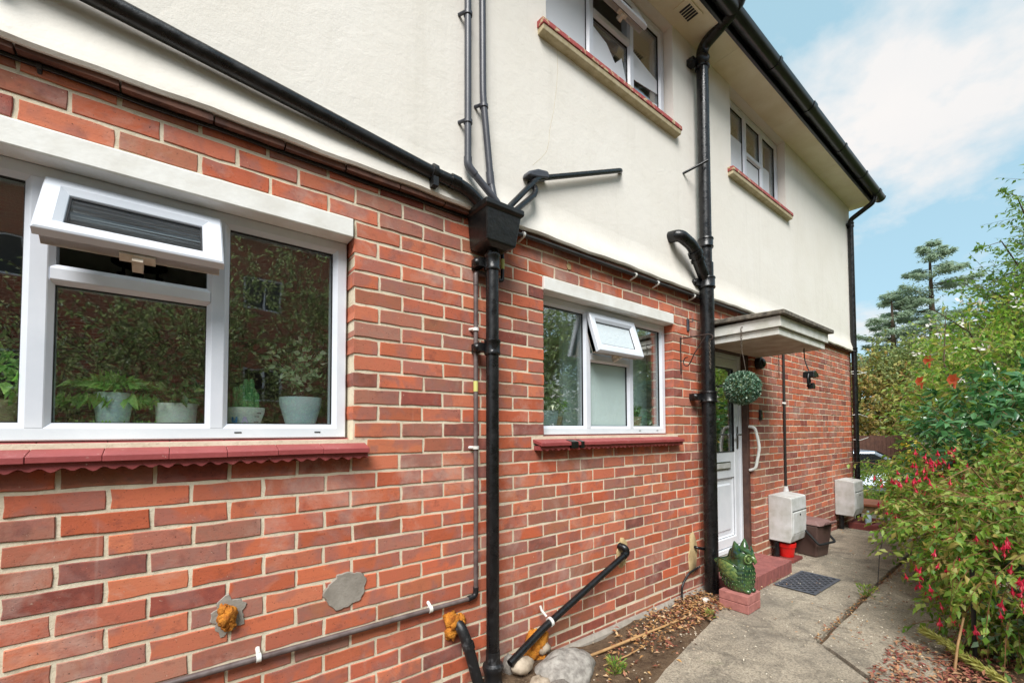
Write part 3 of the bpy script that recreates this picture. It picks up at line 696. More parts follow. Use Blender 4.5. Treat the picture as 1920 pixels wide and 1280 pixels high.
tiled_sill(-1.10, .682, [-1.0+.165*i-.0 for i in range(1, 10)], None)
tiled_sill(1.668, 3.226, [1.81+.167*i for i in range(0, 9)], [(1.925, 1.985), (2.012, 2.04)])
for x0, x1, zs in ((1.70, 3.235, 3.945), (4.13, 5.61, 3.965)):
    s = bpy.data.objects.new('window_sill', None); COL.objects.link(s); s.parent = house
    obj('sill_top', MB().prism([(.06, zs+.004), (-.075, zs-.012), (-.080, zs-.050), (.06, zs-.050)], 'x', x0, x1), 'red_peeling', s, None, .004)
    obj('sill_body', MB().prism([(.02, zs-.0515), (-.074, zs-.0515), (-.068, zs-.082), (-.02, zs-.09), (.02, zs-.09)], 'x', x0+.006, x1-.006), 'sill_stone', s, None, .004)

# rooms behind the glass
def room(x0, x1, z0, z1, y1, hole, wall, ceil='room_white', y0=.13):
    r = bpy.data.objects.new('room', None); COL.objects.link(r); r.parent = house
    mb = holes_wall(MB(), x0, x1, z0, z1, [hole], y0)
    mb.add([(x0, y0, z0), (x0, y1, z0), (x0, y1, z1), (x0, y0, z1)], [(0, 1, 2, 3)]).add([(x1, y0, z0), (x1, y1, z0), (x1, y1, z1), (x1, y0, z1)], [(0, 1, 2, 3)])
    mb.add([(x0, y1, z0), (x1, y1, z0), (x1, y1, z1), (x0, y1, z1)], [(0, 1, 2, 3)])
    obj('room_wall', mb, wall, r)
    obj('room_ceiling', MB().add([(x0, y0, z1), (x1, y0, z1), (x1, y1, z1), (x0, y1, z1)], [(0, 1, 2, 3)]), ceil, r)
    obj('room_floor', MB().add([(x0, y0, z0), (x1, y0, z0), (x1, y1, z0), (x0, y1, z0)], [(0, 1, 2, 3)]), 'room_floor', r)
    obj('inner_sill', MB().box(hole[0], hole[1], .128, .42, hole[2]+.005, hole[2]+.035), 'room_white', r, None, .004)
    return r
room(-1.6, 1.5, .15, 2.46, 3.6, (-1.0, .57, 1.44, 2.28), 'room_wall')
r2 = room(1.62, 3.5, .15, 2.46, 2.6, (1.80, 3.13, 1.44, 2.28), 'room_teal')
obj('partition', MB().box(2.26, 3.45, .34, .38, .2, 2.4), 'room_teal', r2)
obj('door_edge_trim', MB().box(2.91, 2.935, .315, .339, 1.3, 2.3), 'label_yellow', r2)
ra = room(1.5, 3.5, 2.9, 5.0, 3.0, (1.82, 3.16, 3.97, 4.77), 'room_white')
for pg in ([(1.84, 4.0), (2.25, 4.0), (2.25, 4.74), (1.84, 4.74)], [(2.32, 4.0), (2.72, 4.0), (2.72, 4.13), (2.66, 4.30), (2.58, 4.22), (2.48, 4.32), (2.32, 4.37)], [(2.79, 4.0), (3.135, 4.0), (3.135, 4.16), (2.98, 4.13), (2.79, 4.13)], [(2.79, 4.21), (3.135, 4.25), (3.135, 4.36), (2.95, 4.40), (2.79, 4.44)]):
    obj('window_film', MB().prism(pg, 'y', .0955, .0985), 'frost_white', wA)
rb = room(4.0, 5.8, 2.9, 5.0, 3.0, (4.25, 5.51, 3.99, 4.77), 'room_white')
for a, b, h in ((4.274, 4.677, 4.47), (4.747, 5.085, 4.34), (5.155, 5.37, 4.42)): obj('window_film', MB().box(a, b, .0955, .0985, 4.024, h), 'frost_white', wB)
cu = MB(); n = 90; v = []
for i in range(n+1):
    x_ = 4.24+1.28*i/n; y_ = .24+.02*math.sin(i*1.1)+.008*math.sin(i*2.7); v += [(x_, y_, 3.95), (x_, y_, 4.78)]
cu.add(v, [(2*i, 2*i+2, 2*i+3, 2*i+1) for i in range(n)]); obj('net_curtain', cu, 'net_curtain', rb, 60)
room(3.3, 4.9, .15, 2.4, 3.0, (3.75, 4.5, .3, 2.15), 'room_wall', y0=.19)

# front door, frame and threshold
door = bpy.data.objects.new('front_door', None); COL.objects.link(door); door.parent = house
DX0, DX1, DZ0, DZ1 = 3.70, 4.515, .31, 2.15
pb = MB().frame(DX0, DX1, DZ0, DZ1, [(0, .16), (0, .10), (.004, .097), (.085, .097), (.092, .104), (.092, .16)])
pb.box(DX0+.09, DX1-.09, .104, .15, .98, 1.23)
obj('door_leaf', pb, 'door_white', door, None, .002)
obj('lower_panel', MB().frame(DX0+.09, DX1-.09, DZ0+.09, .98, [(0, .11), (.02, .125), (.06, .125), (.075, .113), (.2, .113)]).box(DX0+.2, DX1-.2, .1135, .14, DZ0+.2, .87), 'door_white', door)
obj('lower_panel_bead', MB().frame(DX0+.094, DX1-.094, DZ0+.094, .976, [(0, .1095), (.004, .1095)]), 'gasket', door)
obj('pane', MB().box(DX0+.088, DX1-.088, .122, .128, 1.23, DZ1-.088), 'window_glass', door)
obj('gasket', MB().frame(DX0+.09, DX1-.09, 1.23, DZ1-.09, [(0, .1005), (.006, .1005), (.006, .122)]), 'gasket', door)
obj('letter_plate', MB().box(3.98, 4.33, .094, .1035, 1.06, 1.14), 'steel', door, None, .003)
obj('letter_flap', MB().box(4.0, 4.31, .088, .0935, 1.075, 1.125), 'meter_plastic', door, None, .003)
obj('door_handle', MB().box(4.455, 4.49, .088, .0965, 1.26, 1.48).tube(fillet([(4.472, .09, 1.40), (4.472, .045, 1.40), (4.36, .045, 1.40)], .02), .009, 10), 'steel', door, 40, .002)
obj('lock', MB().box(4.462, 4.486, .088, .0965, 1.74, 1.80), 'steel', door, None, .003)
obj('chrome_knocker', MB().tube([(4.09, .09, 1.86), (4.2, .085, 1.88)], .012, 10), 'steel', door, 40)
dfr = MB().frame(3.655, 4.56, .26, 2.195, [(0, .18), (0, .088), (.003, .085), (.038, .085), (.042, .089), (.042, .18)])
obj('door_frame', dfr, 'door_white', house, None, .001)
obj('timber_frame', MB().box(3.622, 3.652, .03, .19, .2, 2.24).box(4.563, 4.610, .03, .19, .2, 2.24).box(3.652, 4.563, .03, .19, 2.197, 2.24), 'brown_timber', house, None, .003)
obj('threshold', MB().prism([(.2, .255), (.085, .255), (.07, .245), (-.02, .215), (-.02, .185), (.2, .185)], 'x', 3.63, 4.605), 'cement_grey', house, None, .003)
gr = fillet([(4.588, .028, 1.48), (4.588, -.03, 1.47), (4.588, -.055, 1.36), (4.588, -.07, 1.27), (4.588, -.05, 1.16), (4.588, -.03, 1.06), (4.588, .028, 1.04)], .05)
obj('grab_handle', MB().tube(gr, .014, 12), 'white_plastic', house, 50)

# canopy over the door
can = bpy.data.objects.new('door_canopy', None); COL.objects.link(can); can.parent = house
CX0, CX1, CY, CZ = 3.665, 4.715, -.60, 2.19
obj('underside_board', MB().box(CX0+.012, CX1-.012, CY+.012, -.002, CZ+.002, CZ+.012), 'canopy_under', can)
def cfr(y0, ins, z0, z1, nm):
    mb = MB(); x0, x1, y = CX0-ins, CX1+ins, CY-ins; t = .018
    mb.prism([(x0, -.003), (x0, y), (x1, y), (x1, -.003), (x1-t, -.003), (x1-t, y+t), (x0+t, y+t), (x0+t, -.003)], 'z', z0, z1)
    obj(nm, mb, 'canopy_paint', can, None, .002)
cfr(0, 0, CZ-.004, CZ+.052, 'lower_fascia'); cfr(0, .022, CZ+.054, CZ+.135, 'upper_fascia')
fe = MB(); nn = 40
fe.hexa([(CX0-.055, CY-.06, CZ+.138), (CX1+.055, CY-.06, CZ+.138), (CX1+.055, -.003, CZ+.16), (CX0-.055, -.003, CZ+.16), (CX0-.055, CY-.06, CZ+.172), (CX1+.055, CY-.06, CZ+.172), (CX1+.055, -.003, CZ+.20), (CX0-.055, -.003, CZ+.20)])
fo = obj('felt_roof', fe, 'roof_felt', can, None, .006)
# eaves: soffit, fascia, roof
EA = bpy.data.objects.new('eaves', None); COL.objects.link(EA); EA.parent = house
xs = [X0, -1.6, -.2, 1.15, 2.5, 3.85, 5.2, 6.55, 7.9, X1+.14]
for a, b in zip(xs[:-1], xs[1:]): obj('soffit_board', MB().box(a+.0015, b-.0015, -.275, .02, 4.803, 4.815), 'soffit', EA)
obj('fascia', MB().box(X0, X1+.14, -.30, -.276, 4.785, 4.96), 'fascia_black', EA, None, .003)
obj('barge_board', MB().prism([(-.30, 4.79), (-.30, 4.96), (3.3, 7.2), (3.3, 7.0)], 'x', X1+.12, X1+.15), 'fascia_black', EA)
obj('vent_cover', MB().box(3.08, 3.30, -.235, -.105, 4.792, 4.8025), 'soffit', EA, None, .003)
vg = MB()
for i in range(5): vg.box(3.13+i*.028, 3.148+i*.028, -.215, -.125, 4.789, 4.7918)
obj('vent_grille', vg, 'bell_black', EA)
obj('roof', MB().prism([(-.36, 4.97), (3.3, 7.25), (6.9, 4.97), (6.9, 4.9), (3.3, 7.15), (-.36, 4.90)], 'x', X0, X1+.16), 'roof_tile', house)
obj('gable_top', MB().prism([(-.02, 4.95), (3.3, 7.05), (6.5, 4.95)], 'x', X1, X1+.02), 'render', house)
obj('rear_wall', MB().box(X0, X1, 6.5, 6.52, -.1, 4.95).box(X0-.02, X0, 0, 6.5, -.1, 4.95), 'render', house)

# ------------------------------------------------------------------ mortar patches and foam on the wall
def patch(name, cx, cz, pts, mat, label, cat, th=.006, par=None):
    n = len(pts); v = [(cx, -.001-th, cz)]+[(cx+a*.92, -th, cz+b*.92) for a, b in pts]+[(cx+a, .008, cz+b) for a, b in pts]
    f = [(0, 1+i, 1+(i+1) % n) for i in range(n)]+[(1+i, 1+n+i, 1+n+(i+1) % n, 1+(i+1) % n) for i in range(n)]
    o = obj(name, MB().add(v, f), mat, par, 60)
    return tag(o, label, cat) if label else o
def rough_outline(rx, rz, n=26, seed=1, j=.12):
    r = random.Random(seed); n = n*2; p = [r.uniform(0, 6) for _ in range(3)]; g_ = lambda t: 1+j*(.6*math.sin(2*t+p[0])+.5*math.sin(5*t+p[1])+.35*math.sin(11*t+p[2])); return [(a*g_(math.atan2(b/rz, a/rx)), b*g_(math.atan2(b/rz, a/rx))) for a, b in [(-rx*math.cos(2*math.pi*i/n)*(1+r.uniform(-j, j)*.3), rz*math.sin(2*math.pi*i/n)*(1+r.uniform(-j, j)*.3)) for i in range(n)]]
patch('mortar_patch', .597, .764, rough_outline(.088, .083, 26, 1), 'cement_grey', 'round grey cement patch on the brick wall below the long sill', 'patch')
patch('mortar_patch', 2.49, .59, rough_outline(.062, .105, 22, 2), 'cement_beige', 'beige mortar patch where the slanting black waste pipe enters the wall', 'patch')
patch('mortar_patch', 3.42, .43, [(-.05, -.16), (-.07, -.02), (-.04, .03), (-.045, .15), (.02, .17), (.05, .12), (.085, .03), (.07, -.04), (.05, -.16), (.0, -.19)][::-1], 'cement_beige', 'tall beige mortar smear on the bricks just left of the soil pipe', 'patch')
patch('mortar_patch', 3.715, 1.06, rough_outline(.03, .06, 14, 4), 'lintel_paint', 'small white plaster dab beside the soil pipe', 'patch')
patch('mortar_patch', 1.98, 2.50, rough_outline(.022, .022, 14, 5), 'cement_beige', 'small pale round plug in the bricks above the smaller window', 'patch', .004)
def foamblob(x, z, rx, rz, seed, label, y=-.012):
    mb = MB(); r = random.Random(seed)
    for i in range(9): mb.blob((x+r.uniform(-.55, .55)*rx, y-r.uniform(0, .012), z+r.uniform(-.6, .6)*rz), r.uniform(.4, .62)*min(rx, rz), 14, 9, .22, (1, .75, 1.1), seed*20+i)
    return tag(obj('foam_blob', mb, 'foam', None, 70), label, 'foam')
cg = patch('cement_ring', .172, .768, rough_outline(.062, .062, 18, 6, .25), 'cement_grey', 'rough grey cement smear around the lone orange foam plug', 'patch', .004)
foamblob(.166, .768, .038, .046, 3, 'orange expanding foam plug alone on the brick wall')
foamblob(1.135, .470, .06, .07, 4, 'orange foam around the broken pipe stub left of the drainpipe')
foamblob(1.665, .205, .09, .085, 5, 'largest orange foam lump beneath the slanting black waste pipe', -.03)

# ------------------------------------------------------------------ pipes
def collar(x, y, z, r, h, mat, par, ear=0, name='collar'):
    mb = MB().lathe([(r*.98, -h/2-.006), (r*1.16, -h/2-.004), (r*1.22, -h/2+.006), (r*1.14, -h/2+.012), (r*1.14, h/2-.012), (r*1.24, h/2-.006), (r*1.2, h/2+.004), (r*.98, h/2+.006)], (x, y, z), 22)
    if ear:
        mb.box(x-r*1.2-ear, x-r*.9, -.03+y*.5, .0, z-h*.32, z+h*.32); mb.blob((x-r*1.2-ear*.8, y*.5, z), h*.34, 10, 7, .05, (1, 1, 1), 3)
        mb.box(x+r*.9, x+r*1.2+ear*.4, -.02+y*.5, .0, z-h*.28, z+h*.28)
    return obj(name, mb, mat, par, 40)
def clip(p, r, axis, mat, par, wall_y=.0, wd=.014, side=(1, 0, 0)):
    p = Vector(p); a = Vector(axis).normalized()
    mb = MB().tube([p-a*wd/2, p+a*wd/2], r*1.28, 14)
    s_ = Vector(side)*r*1.3
    mb.tube([p+s_*.8, (p.x+s_.x*1.5, wall_y, p.z+s_.z*1.5)], wd*.5, 8)
    return obj('clip', mb, mat, par, 40)
DR = empty('drainpipe', 'glossy black iron downpipe with hopper head between the two ground-floor windows', 'drainpipe', (1.313, -.09, .15)); base = Vector(DR.location)
def off(o): o.location = Vector(o.location)-Vector(o.parent.location); return o
def hop():
    def rect(x0, x1, y0, y1, z): return [(x0, y1, z), (x1, y1, z), (x1, y0, z), (x0, y0, z)]
    rings = [rect(1.262, 1.366, -.145, -.03, 2.395), rect(1.225, 1.41, -.17, -.006, 2.415), rect(1.212, 1.434, -.186, -.004, 2.575), rect(1.200, 1.446, -.20, -.002, 2.582), rect(1.200, 1.446, -.20, -.002, 2.612), rect(1.216, 1.430, -.186, -.016, 2.612), rect(1.225, 1.42, -.176, -.02, 2.52)]
    v = [p for r in rings for p in r]; f = [(i*4+j, (i+1)*4+j, (i+1)*4+(j+1) % 4, i*4+(j+1) % 4) for i in range(6) for j in range(4)]; f += [(0, 1, 2, 3), (24, 27, 26, 25)]
    return MB().add(v, f)
off(obj('hopper', hop(), 'black_iron', DR, None, .006))
off(pipe('downpipe', [(1.313, -.09, 2.40), (1.313, -.09, .20)], .034, 'black_paint', DR, n=24))
off(collar(1.313, -.09, 2.335, .036, .075, 'black_paint', DR, .03)); off(collar(1.313, -.09, 1.885, .036, .07, 'black_paint', DR, .03))
off(obj('shoe', MB().lathe([(.036, .32), (.038, .26), (.052, .25), (.055, .235), (.05, .22), (.044, .20), (.046, .16), (.06, .13)], (1.313, -.09, 0), 24), 'black_worn', DR, 40))
LP = empty('waste_pipe', 'long thick black pipe sloping down across the render into the hopper', 'pipe')
lpts = [(-2.6, -.064, 3.06), (-.213, -.064, 2.832), (.987, -.066, 2.704), (1.16, -.085, 2.685), (1.262, -.1, 2.60), (1.27, -.1, 2.55)]
obj('pipe_run', MB().tube(fillet(lpts, .09, 8), .031, 20), 'black_paint', LP, 50)
obj('collar', MB().tube([(1.065, -.079, 2.6955), (1.115, -.082, 2.690)], .035, 20), 'black_paint', LP, 50)
for px_, pz_ in ((.975, 2.705), (-.45, 2.857)):
    mb = MB().tube([(px_-.012, -.075, pz_+.0013), (px_+.012, -.075, pz_-.0013)], .0375, 18).box(px_-.014, px_+.014, -.1, -.03, pz_-.075, pz_-.03); obj('bracket', mb, 'black_paint', LP, 40)
G1 = empty('waste_pipe', 'grey upright waste pipe with two clips, left of the pair above the hopper', 'pipe')
obj('pipe_run', MB().tube(fillet([(1.183, -.055, 4.803), (1.183, -.055, 2.825), (1.355, -.095, 2.66), (1.375, -.10, 2.56)], .03, 6), .0185, 16), 'grey_pipe', G1, 50)
obj('elbow', MB().tube(fillet([(1.183, -.055, 2.872), (1.183, -.055, 2.825), (1.222, -.064, 2.788)], .03, 6), .0215, 16), 'grey_pipe', G1, 50)
for z_ in (3.64, 3.06, 4.3): clip((1.183, -.055, z_), .0185, (0, 0, 1), 'grey_pipe', G1, -.02, .018, (-1, 0, 0))
G2 = empty('waste_pipe', 'grey waste pipe leaning slightly, right of the pair above the hopper', 'pipe')
obj('pipe_run', MB().tube(fillet([(1.27, -.055, 4.803), (1.278, -.055, 3.25), (1.325, -.06, 2.79), (1.335, -.075, 2.70)], .05, 6), .0185, 16), 'grey_pipe', G2, 50)
obj('collar', MB().tube([(1.319, -.059, 2.84), (1.326, -.06, 2.77)], .022, 16), 'grey_pipe', G2, 50)
clip((1.284, -.055, 3.19), .0185, (0, 0, 1), 'grey_pipe', G2, -.02, .018, (-1, 0, 0))
A1 = empty('overflow_pipe', 'glossy black overflow pipe with a long arm reaching right across the render', 'pipe')
obj('pipe_run', MB().tube(fillet([(2.50, -.01, 3.305), (2.46, -.05, 3.285), (1.665, -.055, 2.935), (1.41, -.10, 2.655), (1.395, -.105, 2.57)], .05, 8), .0165, 14), 'black_paint', A1, 50)
A2 = empty('overflow_pipe', 'short looped black overflow pipe under the long arm beside the hopper', 'pipe')
obj('pipe_run', MB().tube(fillet([(1.63, -.0, 2.92), (1.64, -.07, 2.865), (1.62, -.085, 2.81), (1.44, -.125, 2.64), (1.425, -.125, 2.57)], .05, 8), .0165, 14), 'black_paint', A2, 50)
vc = MB().prism([(1.575, 2.915), (1.585, 2.945), (1.66, 2.985), (1.735, 3.0), (1.75, 2.985), (1.745, 2.955), (1.66, 2.93)], 'y', -.075, -.018)
tag(obj('vent_cowl', vc, 'grey_pipe', None, None, .012), 'small grey cowl on the render above the overflow pipes', 'vent')
BC = empty('conduit', 'thin brown pipe down the wall turning left above the ground', 'pipe')
obj('pipe_run', MB().tube(fillet([(1.253, -.022, 2.275), (1.253, -.022, .592), (1.22, -.022, .585), (-2.6, -.022, .60)], .025, 6), .0115, 12), 'brown_pipe', BC, 50)
obj('elbow', MB().tube(fillet([(1.253, -.022, .635), (1.253, -.022, .592), (1.205, -.022, .5855)], .025, 6), .0145, 12), 'black_worn', BC, 50)
obj('elbow', MB().tube(fillet([(1.253, -.022, 2.22), (1.253, -.022, 2.29), (1.32, -.022, 2.29)], .02, 6), .0135, 12), 'brown_pipe', BC, 50)
for z_ in (1.985, 1.36): clip((1.253, -.022, z_), .0135, (0, 0, 1), 'white_plastic', BC, .004, .016, (-1, 0, 0))
for x_ in (.99, .268, -.3): clip((x_, -.022, .5875-(x_-1.22)*.004), .0135, (1, 0, 0), 'white_plastic', BC, .004, .016, (0, 0, 1))
obj('cable_label', MB().tube([(1.253, -.022, 1.71), (1.253, -.022, 1.655)], .0125, 12), 'label_yellow', BC)
SPp = empty('overflow_pipe', 'thin black pipe dropping from the hopper behind the downpipe', 'pipe')
obj('pipe_run', MB().tube(fillet([(1.425, -.03, 2.45), (1.425, -.03, 2.275), (1.33, -.026, 2.288), (1.26, -.022, 2.29)], .02, 6), .0105, 12), 'black_paint', SPp, 50)
obj('tape_band', MB().tube([(1.425, -.03, 2.40), (1.425, -.03, 2.345)], .0117, 12), 'label_yellow', SPp)
DG = empty('waste_pipe', 'black waste pipe slanting down the brickwork to the orange foam', 'pipe')
obj('pipe_run', MB().tube(fillet([(2.455, .0, .645), (2.46, -.045, .635), (2.48, -.05, .60), (1.67, -.09, .335), (1.40, -.12, .235)], .03, 6), .0205, 16), 'black_paint', DG, 50)
obj('elbow', MB().tube(fillet([(2.455, -.004, .645), (2.466, -.048, .636), (2.478, -.05, .60), (2.44, -.052, .587)], .025, 6), .0245, 16), 'black_paint', DG, 50)
mb = MB(); cpt = Vector((1.72, -.088, .352))
mb.tube([cpt-Vector((.008, 0, .002)), cpt+Vector((.008, 0, .002))], .027, 16).tube([(1.715, -.06, .375), (1.70, -.035, .405), (1.695, -.03, .43)], .007, 8)
obj('clip', mb, 'white_plastic', DG, 40)
ST = empty('pipe_stub', 'broken grimy black pipe stub sticking down out of the wall', 'pipe')
obj('pipe_run', MB().tube(fillet([(1.14, .0, .49), (1.148, -.05, .465), (1.165, -.075, .40), (1.235, -.13, .08)], .04, 6), .027, 16), 'black_worn', ST, 50)
obj('collar', MB().tube([(1.168, -.076, .395), (1.175, -.08, .365)], .031, 16), 'black_worn', ST, 50)
SO = empty('soil_pipe', 'tall glossy black soil pipe running from the ground past the gutter', 'soil pipe', (3.535, -.1, .1))
def so(o): return off(o)
so(pipe('lower_pipe', [(3.54, -.1, .08), (3.54, -.1, 2.86)], .056, 'black_paint', SO, n=28))
so(pipe('upper_pipe', [(3.535, -.1, 2.86), (3.53, -.1, 4.62)], .049, 'black_paint', SO, n=28))
so(obj('top_bend', MB().tube(fillet([(3.53, -.1, 4.60), (3.53, -.1, 4.74), (3.53, -.44, 4.88), (3.53, -.44, 5.6)], .13, 10), .049, 26), 'black_paint', SO, 50))
so(collar(3.53, -.1, 4.60, .05, .085, 'black_paint', SO, .05)); so(collar(3.535, -.1, 3.03, .052, .075, 'black_paint', SO)); so(collar(3.54, -.1, 2.69, .058, .085, 'black_paint', SO, .045)); so(collar(3.54, -.1, 1.725, .058, .085, 'black_paint', SO, .06))
so(obj('branch', MB().tube(fillet([(3.12, .0, 3.0), (3.135, -.10, 2.995), (3.32, -.11, 2.945), (3.40, -.105, 2.84), (3.52, -.1, 2.72)], .075, 9), .046, 24), 'black_paint', SO, 50))
so(obj('branch_collar', MB().tube([(3.335, -.109, 2.915), (3.365, -.108, 2.885)], [.056, .058], 24), 'black_paint', SO, 50))
so(obj('branch_collar', MB().tube([(3.385, -.107, 2.865), (3.40, -.106, 2.845)], [.056, .056], 24), 'black_paint', SO, 50))
rod = MB().tube(fillet([(3.33, -.01, 3.60), (3.36, -.06, 3.62), (3.47, -.165, 3.695)], .03), .010, 10); tag(obj('rod', rod, 'black_paint', None, 40), 'short black rod crossing the upper soil pipe', 'rod')
RC = empty('cable', 'black cable clipped along the foot of the render right of the hopper', 'cable')
obj('cable_run', MB().tube(fillet([(1.44, -.04, 2.565), (1.62, -.045, 2.572), (2.6, -.045, 2.574), (3.5, -.045, 2.577), (4.8, -.045, 2.577)], .1), .012, 12), 'dark_cable', RC, 50)
for x_ in (1.565, 2.62, 2.9, 3.43): clip((x_, -.045, 2.574), .013, (1, 0, 0), 'white_plastic', RC, -.0, .014, (0, 0, -1))
LC = empty('cable', 'thick black cable tucked under the tile course left of the hopper', 'cable')
cr_pts = [(-2+.1*i, -.008+.003*math.sin(i*1.7), 2.577+.002*math.sin(i*.9)) for i in range(33)]
obj('cable_run', MB().tube(cr_pts, .008, 10), 'black_paint', LC, 50)
clip((-.345, -.008, 2.576), .009, (1, 0, 0), 'dark_cable', LC, -.0, .012, (0, 0, -1))
obj('small_cable', None or MB().tube(fillet([(3.50, -.02, .30), (3.40, -.03, .30), (3.31, -.028, .285), (3.235, -.03, .235), (3.205, -.03, .2), (3.19, -.035, .05)], .03), .0085, 10), 'black_worn', None, 50)
tag(bpy.data.objects['small_cable'], 'thin black hose bending down to the soil left of the soil pipe', 'hose'); bpy.data.objects['small_cable'].name = 'hose'
tag(obj('pipe_end', MB().tube(fillet([(3.445, .0, .472), (3.45, -.035, .468), (3.56, -.045, .44)], .02), .0125, 12), 'black_paint', None, 50), 'short black pipe end poking from the beige smear behind the soil pipe', 'pipe')
FD = empty('downpipe', 'slim black rainwater downpipe at the far corner of the house', 'downpipe', (7.92, -.06, .1))
off(pipe('downpipe', [(7.92, -.06, .1), (7.92, -.06, 4.52)], .035, 'black_paint', FD, n=16))
off(obj('swan_neck', MB().tube(fillet([(7.92, -.06, 4.50), (7.92, -.06, 4.58), (7.90, -.33, 4.72), (7.90, -.35, 4.80)], .05), .034, 16), 'black_paint', FD, 50))
for z_ in (4.5, 2.62): off(collar(7.92, -.06, z_, .036, .06, 'black_paint', FD, .02))
wm = MB()
for z_, s in ((2.30, 1), (2.27, -1), (1.66, 1), (1.30, -1)): wm.tube(fillet([(7.87, -.03, z_), (7.92, -.105, z_+.01*s), (8.10, -.16, z_-.03*s)], .02), .004, 6)
tag(obj('wire', wm, 'white_plastic', None, 40), 'pale wires twisted around the far corner downpipe', 'wire')
GU = empty('gutter', 'black half-round gutter along the eaves', 'gutter', (0, -.36, 4.84))
hr = [(-.36+.066*math.cos(a), 4.872+.066*math.sin(a)*1.0) for a in [math.pi+math.pi*i/12 for i in range(13)]]
hr2 = [(-.36+.062*math.cos(a), 4.874+.062*math.sin(a)) for a in [2*math.pi-math.pi*i/12 for i in range(13)]]
off(obj('channel', MB().prism(hr+hr2, 'x', X0, X1+.16), 'gutter_black', GU, 40))
for x_ in (2.2, 3.2, 4.35, 5.25, 6.3, 7.2, 7.9):
    wd = .045 if x_ not in (5.25, 7.9) else .09
    o_ = [(-.36+.073*math.cos(a), 4.872+.073*math.sin(a)) for a in [math.pi*.97+math.pi*1.06*i/12 for i in range(13)]]
    i_ = [(-.36+.0665*math.cos(a), 4.872+.0665*math.sin(a)) for a in [math.pi*2.03-math.pi*1.06*i/12 for i in range(13)]]
    off(obj('bracket', MB().prism(o_+i_, 'x', x_-wd/2, x_+wd/2), 'gutter_black', GU, 40))
off(obj('end_cap', MB().prism([(-.36+.07*math.cos(a), 4.872+.07*math.sin(a)) for a in [math.pi+math.pi*i/12 for i in range(13)]], 'x', X1+.16, X1+.172), 'gutter_black', GU, 40))
CB = empty('cable', 'straight brown conduit dropping down the wall to the nearer meter box', 'cable')
obj('cable_run', MB().tube([(5.40, -.014, 2.60), (5.38, -.014, .77)], .0135, 10), 'dark_cable', CB, 50)
clip((5.393, -.014, 1.745), .0135, (0, 0, 1), 'white_plastic', CB, .0, .02, (-1, 0, 0)); obj('gland', MB().tube([(5.38, -.014, .82), (5.38, -.014, .765)], [.02, .03], 12), 'meter_plastic', CB, 40)

# ------------------------------------------------------------------ things by the door
def meter(x, label):
    e = empty('meter_box', label, 'meter box', (x, -.0, .1), 0, 'white meter boxes on the wall')
    def bx(nm, b, mt, bv=None): return obj(nm, b, mt, e, None, bv)
    bx('box', MB().prism([(-.002, .20), (-.002, .665), (-.04, .672), (-.205, .655), (-.22, .645), (-.225, .50), (-.222, .27), (-.20, .195)], 'x', 0, .40), 'meter_plastic', .008)
    bx('door', MB().hexa([(.03, -.2275, .285), (.37, -.2275, .285), (.37, -.215, .285), (.03, -.215, .285), (.03, -.2305, .50), (.37, -.2305, .50), (.37, -.215, .50), (.03, -.215, .50)]), 'meter_plastic', .004)
    bx('seam', MB().box(.012, .388, -.2275, -.2, .512, .518), 'gasket')
    bx('lock', MB().tube([(.2, -.234, .47), (.2, -.225, .47)], .011, 10), 'gasket')
    bx('leg', MB().tube([(.04, -.06, .21), (.04, -.06, -.0)], .03, 12), 'black_paint')
    return e
meter(4.935, 'nearer pale grey meter box beside the front door'); meter(7.085, 'farther pale grey meter box at the far corner of the wall')
# door step: red painted bricks on edge
simple('step_red', (152, 90, 84), (126, 74, 70), 9, .8, .3)
stp = empty('door_step', 'low red painted brick step below the front door', 'step', (0, 0, .1))
x = 3.60
obj('core', MB().box(3.60, 4.60, -.30, .0, -.02, .106), 'planter_red', stp)
for i in range(14):
    a = 3.585+i*.0735; obj('brick', MB().box(a+.001, a+.0715, -.325+random.uniform(-.003, .003), -.11, .0, .118+random.uniform(-.0015, .0015)), 'step_red', stp, None, .004)
    obj('brick', MB().box(a+.001, a+.0715, -.107, -.0, .0, .118+random.uniform(-.0015, .0015)), 'step_red', stp, None, .004)
# owl on its brick plinth
plinth = empty('brick_plinth', 'stacked pinkish bricks under the green owl', 'plinth', (3.42, -.378, .1))
for k in range(2):
    for j in range(2): obj('brick', MB().box(-.105+.106*j, -.001+.106*j, -.107+random.uniform(-.002, .002), .107, .001+.065*k, .063+.065*k), 'planter_pink', plinth, None, .004) if 'planter_pink' in MATS else obj('brick', MB().box(-.105+.106*j, -.001+.106*j, -.107+random.uniform(-.002, .002), .107, .001+.065*k, .063+.065*k), None, plinth, None, .004)
simple('planter_pink', (176, 116, 108), (150, 96, 90), 22, .85, .4)
for o in plinth.children: 
    if not o.data.materials: o.data.materials.append(MATS['planter_pink'])
owl = empty('owl_figurine', 'glazed green ceramic owl standing on bricks by the soil pipe', 'owl', (3.43, -.372, .231), R_(-96)); owl.scale = (1.14, 1.14, 1.14)
